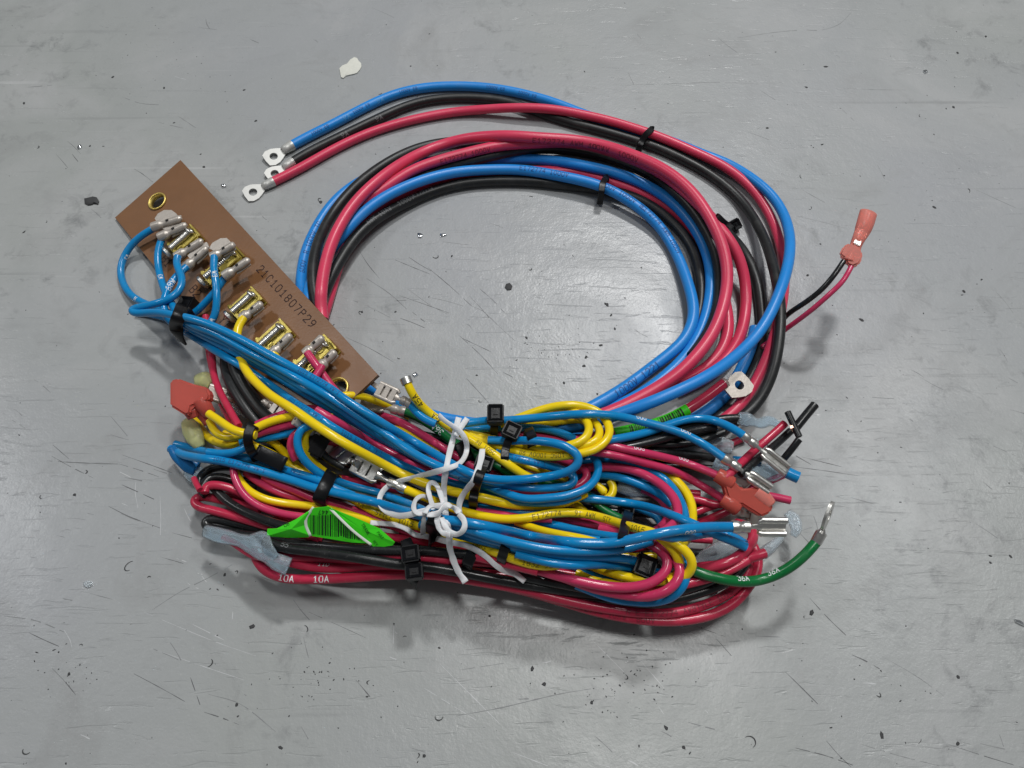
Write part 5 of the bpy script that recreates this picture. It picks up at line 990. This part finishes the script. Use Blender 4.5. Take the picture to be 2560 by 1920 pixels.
gr = G(); R3 = random.Random(21)
def crumb(x, y, s, el=1.0, a=0.0):
    c = at(x, y, 0.015); n = R3.choice((5, 6, 7)); r0 = [R3.uniform(.6, 1.15) for _ in range(n)]; h = min(.5, .25*s)*R3.uniform(.5, 1)
    B = [c+np.array([math.cos(a)*s*el*r0[i]*math.cos(6.283*i/n)-math.sin(a)*s*r0[i]*math.sin(6.283*i/n), math.sin(a)*s*el*r0[i]*math.cos(6.283*i/n)+math.cos(a)*s*r0[i]*math.sin(6.283*i/n), 0]) for i in range(n)]
    gr.add(B+[c+(b-c)*.6+np.array([0, 0, h]) for b in B], [(i, (i+1) % n, n+(i+1) % n, n+i) for i in range(n)]+[tuple(range(n, 2*n))])
def curl(x, y, s, a0, span, wd=0.22):
    c = at(x, y, 0.02); k_ = 9; L_, O = [], []
    el = R3.uniform(.5, 1); rot = R3.uniform(0, 3.14)
    for i in range(k_):
        a = a0+span*i/(k_-1); wv = wd*(0.35+math.sin(math.pi*i/(k_-1)))
        for rr, o in ((s-wv/2, L_), (s+wv/2, O)):
            xx, yy = rr*math.cos(a), rr*el*math.sin(a); o.append(c+np.array([xx*math.cos(rot)-yy*math.sin(rot), xx*math.sin(rot)+yy*math.cos(rot), 0]))
    up = np.array([0, 0, .14]); V = L_+O+[p+up for p in L_]+[p+up for p in O]; F = []
    for i in range(k_-1): F += [(2*k_+i, 2*k_+i+1, 3*k_+i+1, 3*k_+i), (i, i+1, 2*k_+i+1, 2*k_+i), (k_+i+1, k_+i, 3*k_+i, 3*k_+i+1)]
    gr.add(V, F)
for (x, y, s) in [(510,417,1.3),(225,365,1.3),(410,220,1),(435,307,1.0),(640,302,1.1),(610,225,1.2),(282,192,1.4),(60,258,1.4),(60,580,1.1),(802,505,1.5),(502,385,.9),(1027,165,1.1),(2064,167,1.6),(2016,218,1.2),(1919,320,1.3),(2056,361,1.1),(2384,268,1.5),(2366,272,.7),(2464,91,1.1),(2394,132,1.3),(2391,79,.8),(2336,518,1.3),(2211,439,.9),(2409,728,1.3),(2154,800,1.6),(2454,699,1.0),(1516,761,1.2),(2051,610,1.0),(2019,688,1.2),(632,1567,1.7),(187,1237,1.3),(172,1685,1.3),(701,1870,1.1),(592,1762,1.2),(2476,1390,1.0),(2476,1407,1.0),(2526,1391,1.0),(2396,1692,1.3),(2204,1838,1.3),(1709,1868,1.2),(1479,1757,1.1),(2029,1532,1.3),(2394,1860,1.1),(1518,762,1.6),(1528,788,.9),(1537,822,.9),(1502,863,1.1),(1465,893,1.2),(1460,915,1.3),(1493,985,1.1),(1410,957,1.1),(905,780,1.2),(988,780,.9),(1130,640,1),(1061,1890,1.4),(1224,1540,.8),(562,1437,.9),(1665,1100+720,1.2),(1330,1673,1.5),(1360,1710,1.4),(1480,1757,1.0),(985,1560,.6),(1098,1620,.7),(1316,845,1.1),(1192,938+0,.7)]: crumb(x, y, s*0.5, R3.uniform(1, 1.8), R3.uniform(0, 3))
for (x, y, s) in [(800,500,1.6),(95,368,1.0),(2420,478,2.2),(2004,440,2.2),(519,1657,2.6),(762,1572,2.0),(68,1875,2.2),(1874,1855,3.0),(2195,1735,1.6),(925,1707,1.6),(1098,1790,2.2),(1040,1890,1.8),(1560,1690,2.2),(1088,640,2.2),(903,783,1.8),(325,1415,3.2),(1325,672,1.2),(590,1432,1.2),(213,1180,1.2)]: curl(x, y, s*0.6, R3.uniform(0, 6), R3.uniform(2.2, 3.8), .28)
for _ in range(420):
    x, y = R3.uniform(-60, 2620), R3.uniform(-40, 1980); s = 0.10+0.22*R3.random()**2.5; crumb(x, y, s, R3.uniform(1, 2.4), R3.uniform(0, 3.1))
for _ in range(28): curl(R3.uniform(-60, 2620), R3.uniform(-40, 1980), R3.uniform(.35, 1.2), R3.uniform(0, 6), R3.uniform(1.2, 3.4), R3.uniform(.12, .26))
for cx, cy, n, sp in ((1380,880,45,60),(430,150,30,90),(180,1690,18,40),(800,1680,40,60),(1500,1720,40,70),(2300,420,30,160),(1620,1690,40,80)):
    for _ in range(n): crumb(R3.gauss(cx, sp), R3.gauss(cy, sp*.6), R3.uniform(.09, .27), R3.uniform(1, 2), R3.uniform(0, 3))
go = gr.obj('floor_grit', GRIT, smooth=False); go['kind'] = 'stuff'; go['label'] = 'dark crumbs and curled shavings scattered over the grey floor'; go['category'] = 'grit'

def scratches(lines, m, name, wd, z0):
    g_ = G(); R4 = random.Random(len(lines))
    for ln in lines:
        P = np.array([at(x, y, z0) for x, y in spline(ln, 12)]); n = len(P)
        if n < 3: continue
        T = np.gradient(P, axis=0); T /= np.linalg.norm(T, axis=1)[:, None]; W_ = np.cross(T, [0, 0, 1.0]); w_ = wd*R4.uniform(.6, 1.3)
        prof = np.array([w_*(0.25+0.75*math.sin(math.pi*(i+.3)/(n+.6)))*R4.uniform(.35, 1.2) for i in range(n)])/2
        V = list(P+W_*prof[:, None])+list(P-W_*prof[:, None])
        F = [(i, i+1, n+i+1, n+i) for i in range(n-1) if R4.random() > 0.10]; g_.add(V, F)
    o = g_.obj(name, m, fl, smooth=False); o['kind'] = 'stuff'; return o
I = lambda x, y: (800+x*0.4358, 460+y*0.4358)
D1 = [[(157,345),(180,362),(202,385)],[(180,385),(195,404)],[(140,385),(155,402),(170,420)],[(335,422),(355,434),(382,455)],[(295,1159),(345,1174),(397,1192)],[(305,1137),(370,1160),(430,1182)],[(132,1112),(172,1147)],[(305,1212),(345,1230),(385,1248)],[(272,1266),(320,1290),(400,1320)],[(430,1332),(480,1345)],[(400,1392),(470,1412)],[(472,1682),(500,1762)],[(772,1530),(850,1565),(915,1595)],[(890,1700),(925,1742)],[(2024,1495),(2070,1545),(2124,1597)],[(1729,1562),(1814,1592)],[(1791,1597),(1829,1640)],[(2004,1142),(2060,1156),(2104,1167)],[(1984,1167),(2070,1178),(2149,1190)],[(1989,1870),(2060,1888),(2144,1917)],[(2369,1860),(2460,1890),(2560,1920)],[(117,1152),(200,1157),(295,1160)],
 [I(800,870),I(920,980),I(1020,1090)],[I(820,1095),I(900,1180),I(990,1280)],[I(530,905),I(590,970),I(660,1040)],[I(455,640),I(600,690),I(740,740)],[I(460,770),I(530,795),I(600,825)],[I(915,600),I(990,665),I(1060,740)],[I(150,880),I(280,940),I(420,1020)],[I(620,480),I(750,590),I(870,700)],[I(870,700),I(950,740),I(985,800)],[I(510,420),I(570,460),I(640,500)],[I(1160,460),I(1265,466)],[I(530,735),I(600,790)],[I(1050,1080),I(1110,1110)]]
D2 = [[(380,1525),(450,1480),(520,1445),(580,1412)],[(1844,95),(1929,82),(2004,75),(2054,75),(2099,60),(2129,30)],[(2104,220),(2180,224),(2264,225)],[(1550,213),(1660,210),(1800,206),(1900,210)],[I(265,540),I(400,630),I(500,720)],[I(620,650),I(720,670),I(820,700)],[I(130,650),I(250,690),I(400,765)],[I(500,600),I(640,700),I(760,760)],[(10,1540),(90,1552),(160,1580)],[(1140,1790),(1250,1770),(1400,1735),(1490,1720)],[(1150,1675),(1260,1658)],[(1990,540),(2060,556),(2110,570)],[(930,20),(960,32),(985,44)],[(2150,1860),(2250,1890),(2350,1915)],[(2204,1640),(2290,1690),(2360,1740)],[(2430,470),(2540,520)],[(2450,1100),(2540,1140)],[(300,240),(350,258),(397,262)],[(70,218),(130,213)],[(445,290),(490,320)],[(520,1735),(600,1760),(690,1830)]]
D3 = [[(360,1530),(430,1560),(540,1605),(640,1640)],[(480,1560),(560,1600)],[(390,1625),(520,1670),(610,1700)],[(985,1560),(984,1585),(983,1610)],[(160,1575),(175,1600),(180,1620)],[(300,1180),(340,1200)],[(1100,1660),(1180,1740),(1250,1810)],[(1480,1600),(1560,1680)],[(1280,1880),(1370,1915)],[(1600,1650),(1660,1720)],[(340,1200),(338,1230),(345,1270)],[(400,1240),(402,1300),(400,1350)],[(1060,1720),(1190,1800)]]
RS = random.Random(5)
for x0, y0, x1, y1, n in ((0, 1100, 520, 1880, 5), (1950, 1080, 2540, 1880, 5), (820, 600, 1250, 900, 4)):
    for _ in range(n):
        x, y = RS.uniform(x0, x1), RS.uniform(y0, y1); a = RS.choice([RS.gauss(.42, .12), RS.gauss(.8, .12)]); l = RS.uniform(70, 190); D1.append([(x, y), (x+l*.5*math.cos(a)+RS.uniform(-4, 4), y+l*.5*math.sin(a)), (x+l*math.cos(a), y+l*math.sin(a))])
for _ in range(90):
    x, y = RS.uniform(0, 2560), RS.uniform(0, 1920); a = RS.gauss(0.55, .45); l = RS.uniform(12, 70); D2.append([(x, y), (x+l*.5*math.cos(a)+RS.uniform(-3, 3), y+l*.5*math.sin(a)), (x+l*math.cos(a), y+l*math.sin(a))])
for _ in range(30):
    x, y = RS.choice([(RS.uniform(200, 1000), RS.uniform(1200, 1900)), (RS.uniform(1150, 1800), RS.uniform(1650, 1920)), (RS.uniform(0, 2560), RS.uniform(0, 1920))]); a = RS.gauss(0.5, .5); l = RS.uniform(8, 40); D3.append([(x, y), (x+l*.5*math.cos(a), y+l*.5*math.sin(a)+RS.uniform(-2, 2)), (x+l*math.cos(a), y+l*math.sin(a))])
scratches(D1, SCUFF, 'dark_scuffs', 0.30, 0.012); scratches(D2, SCUFF2, 'faint_scuffs', 0.34, 0.010); scratches(D3, SCRATCH, 'pale_scratches', 0.30, 0.008)
print('max heap height', HEAP.P[:, 2].max(), 'verts', sum(len(o.data.vertices) for o in SC.objects if o.type == 'MESH'))
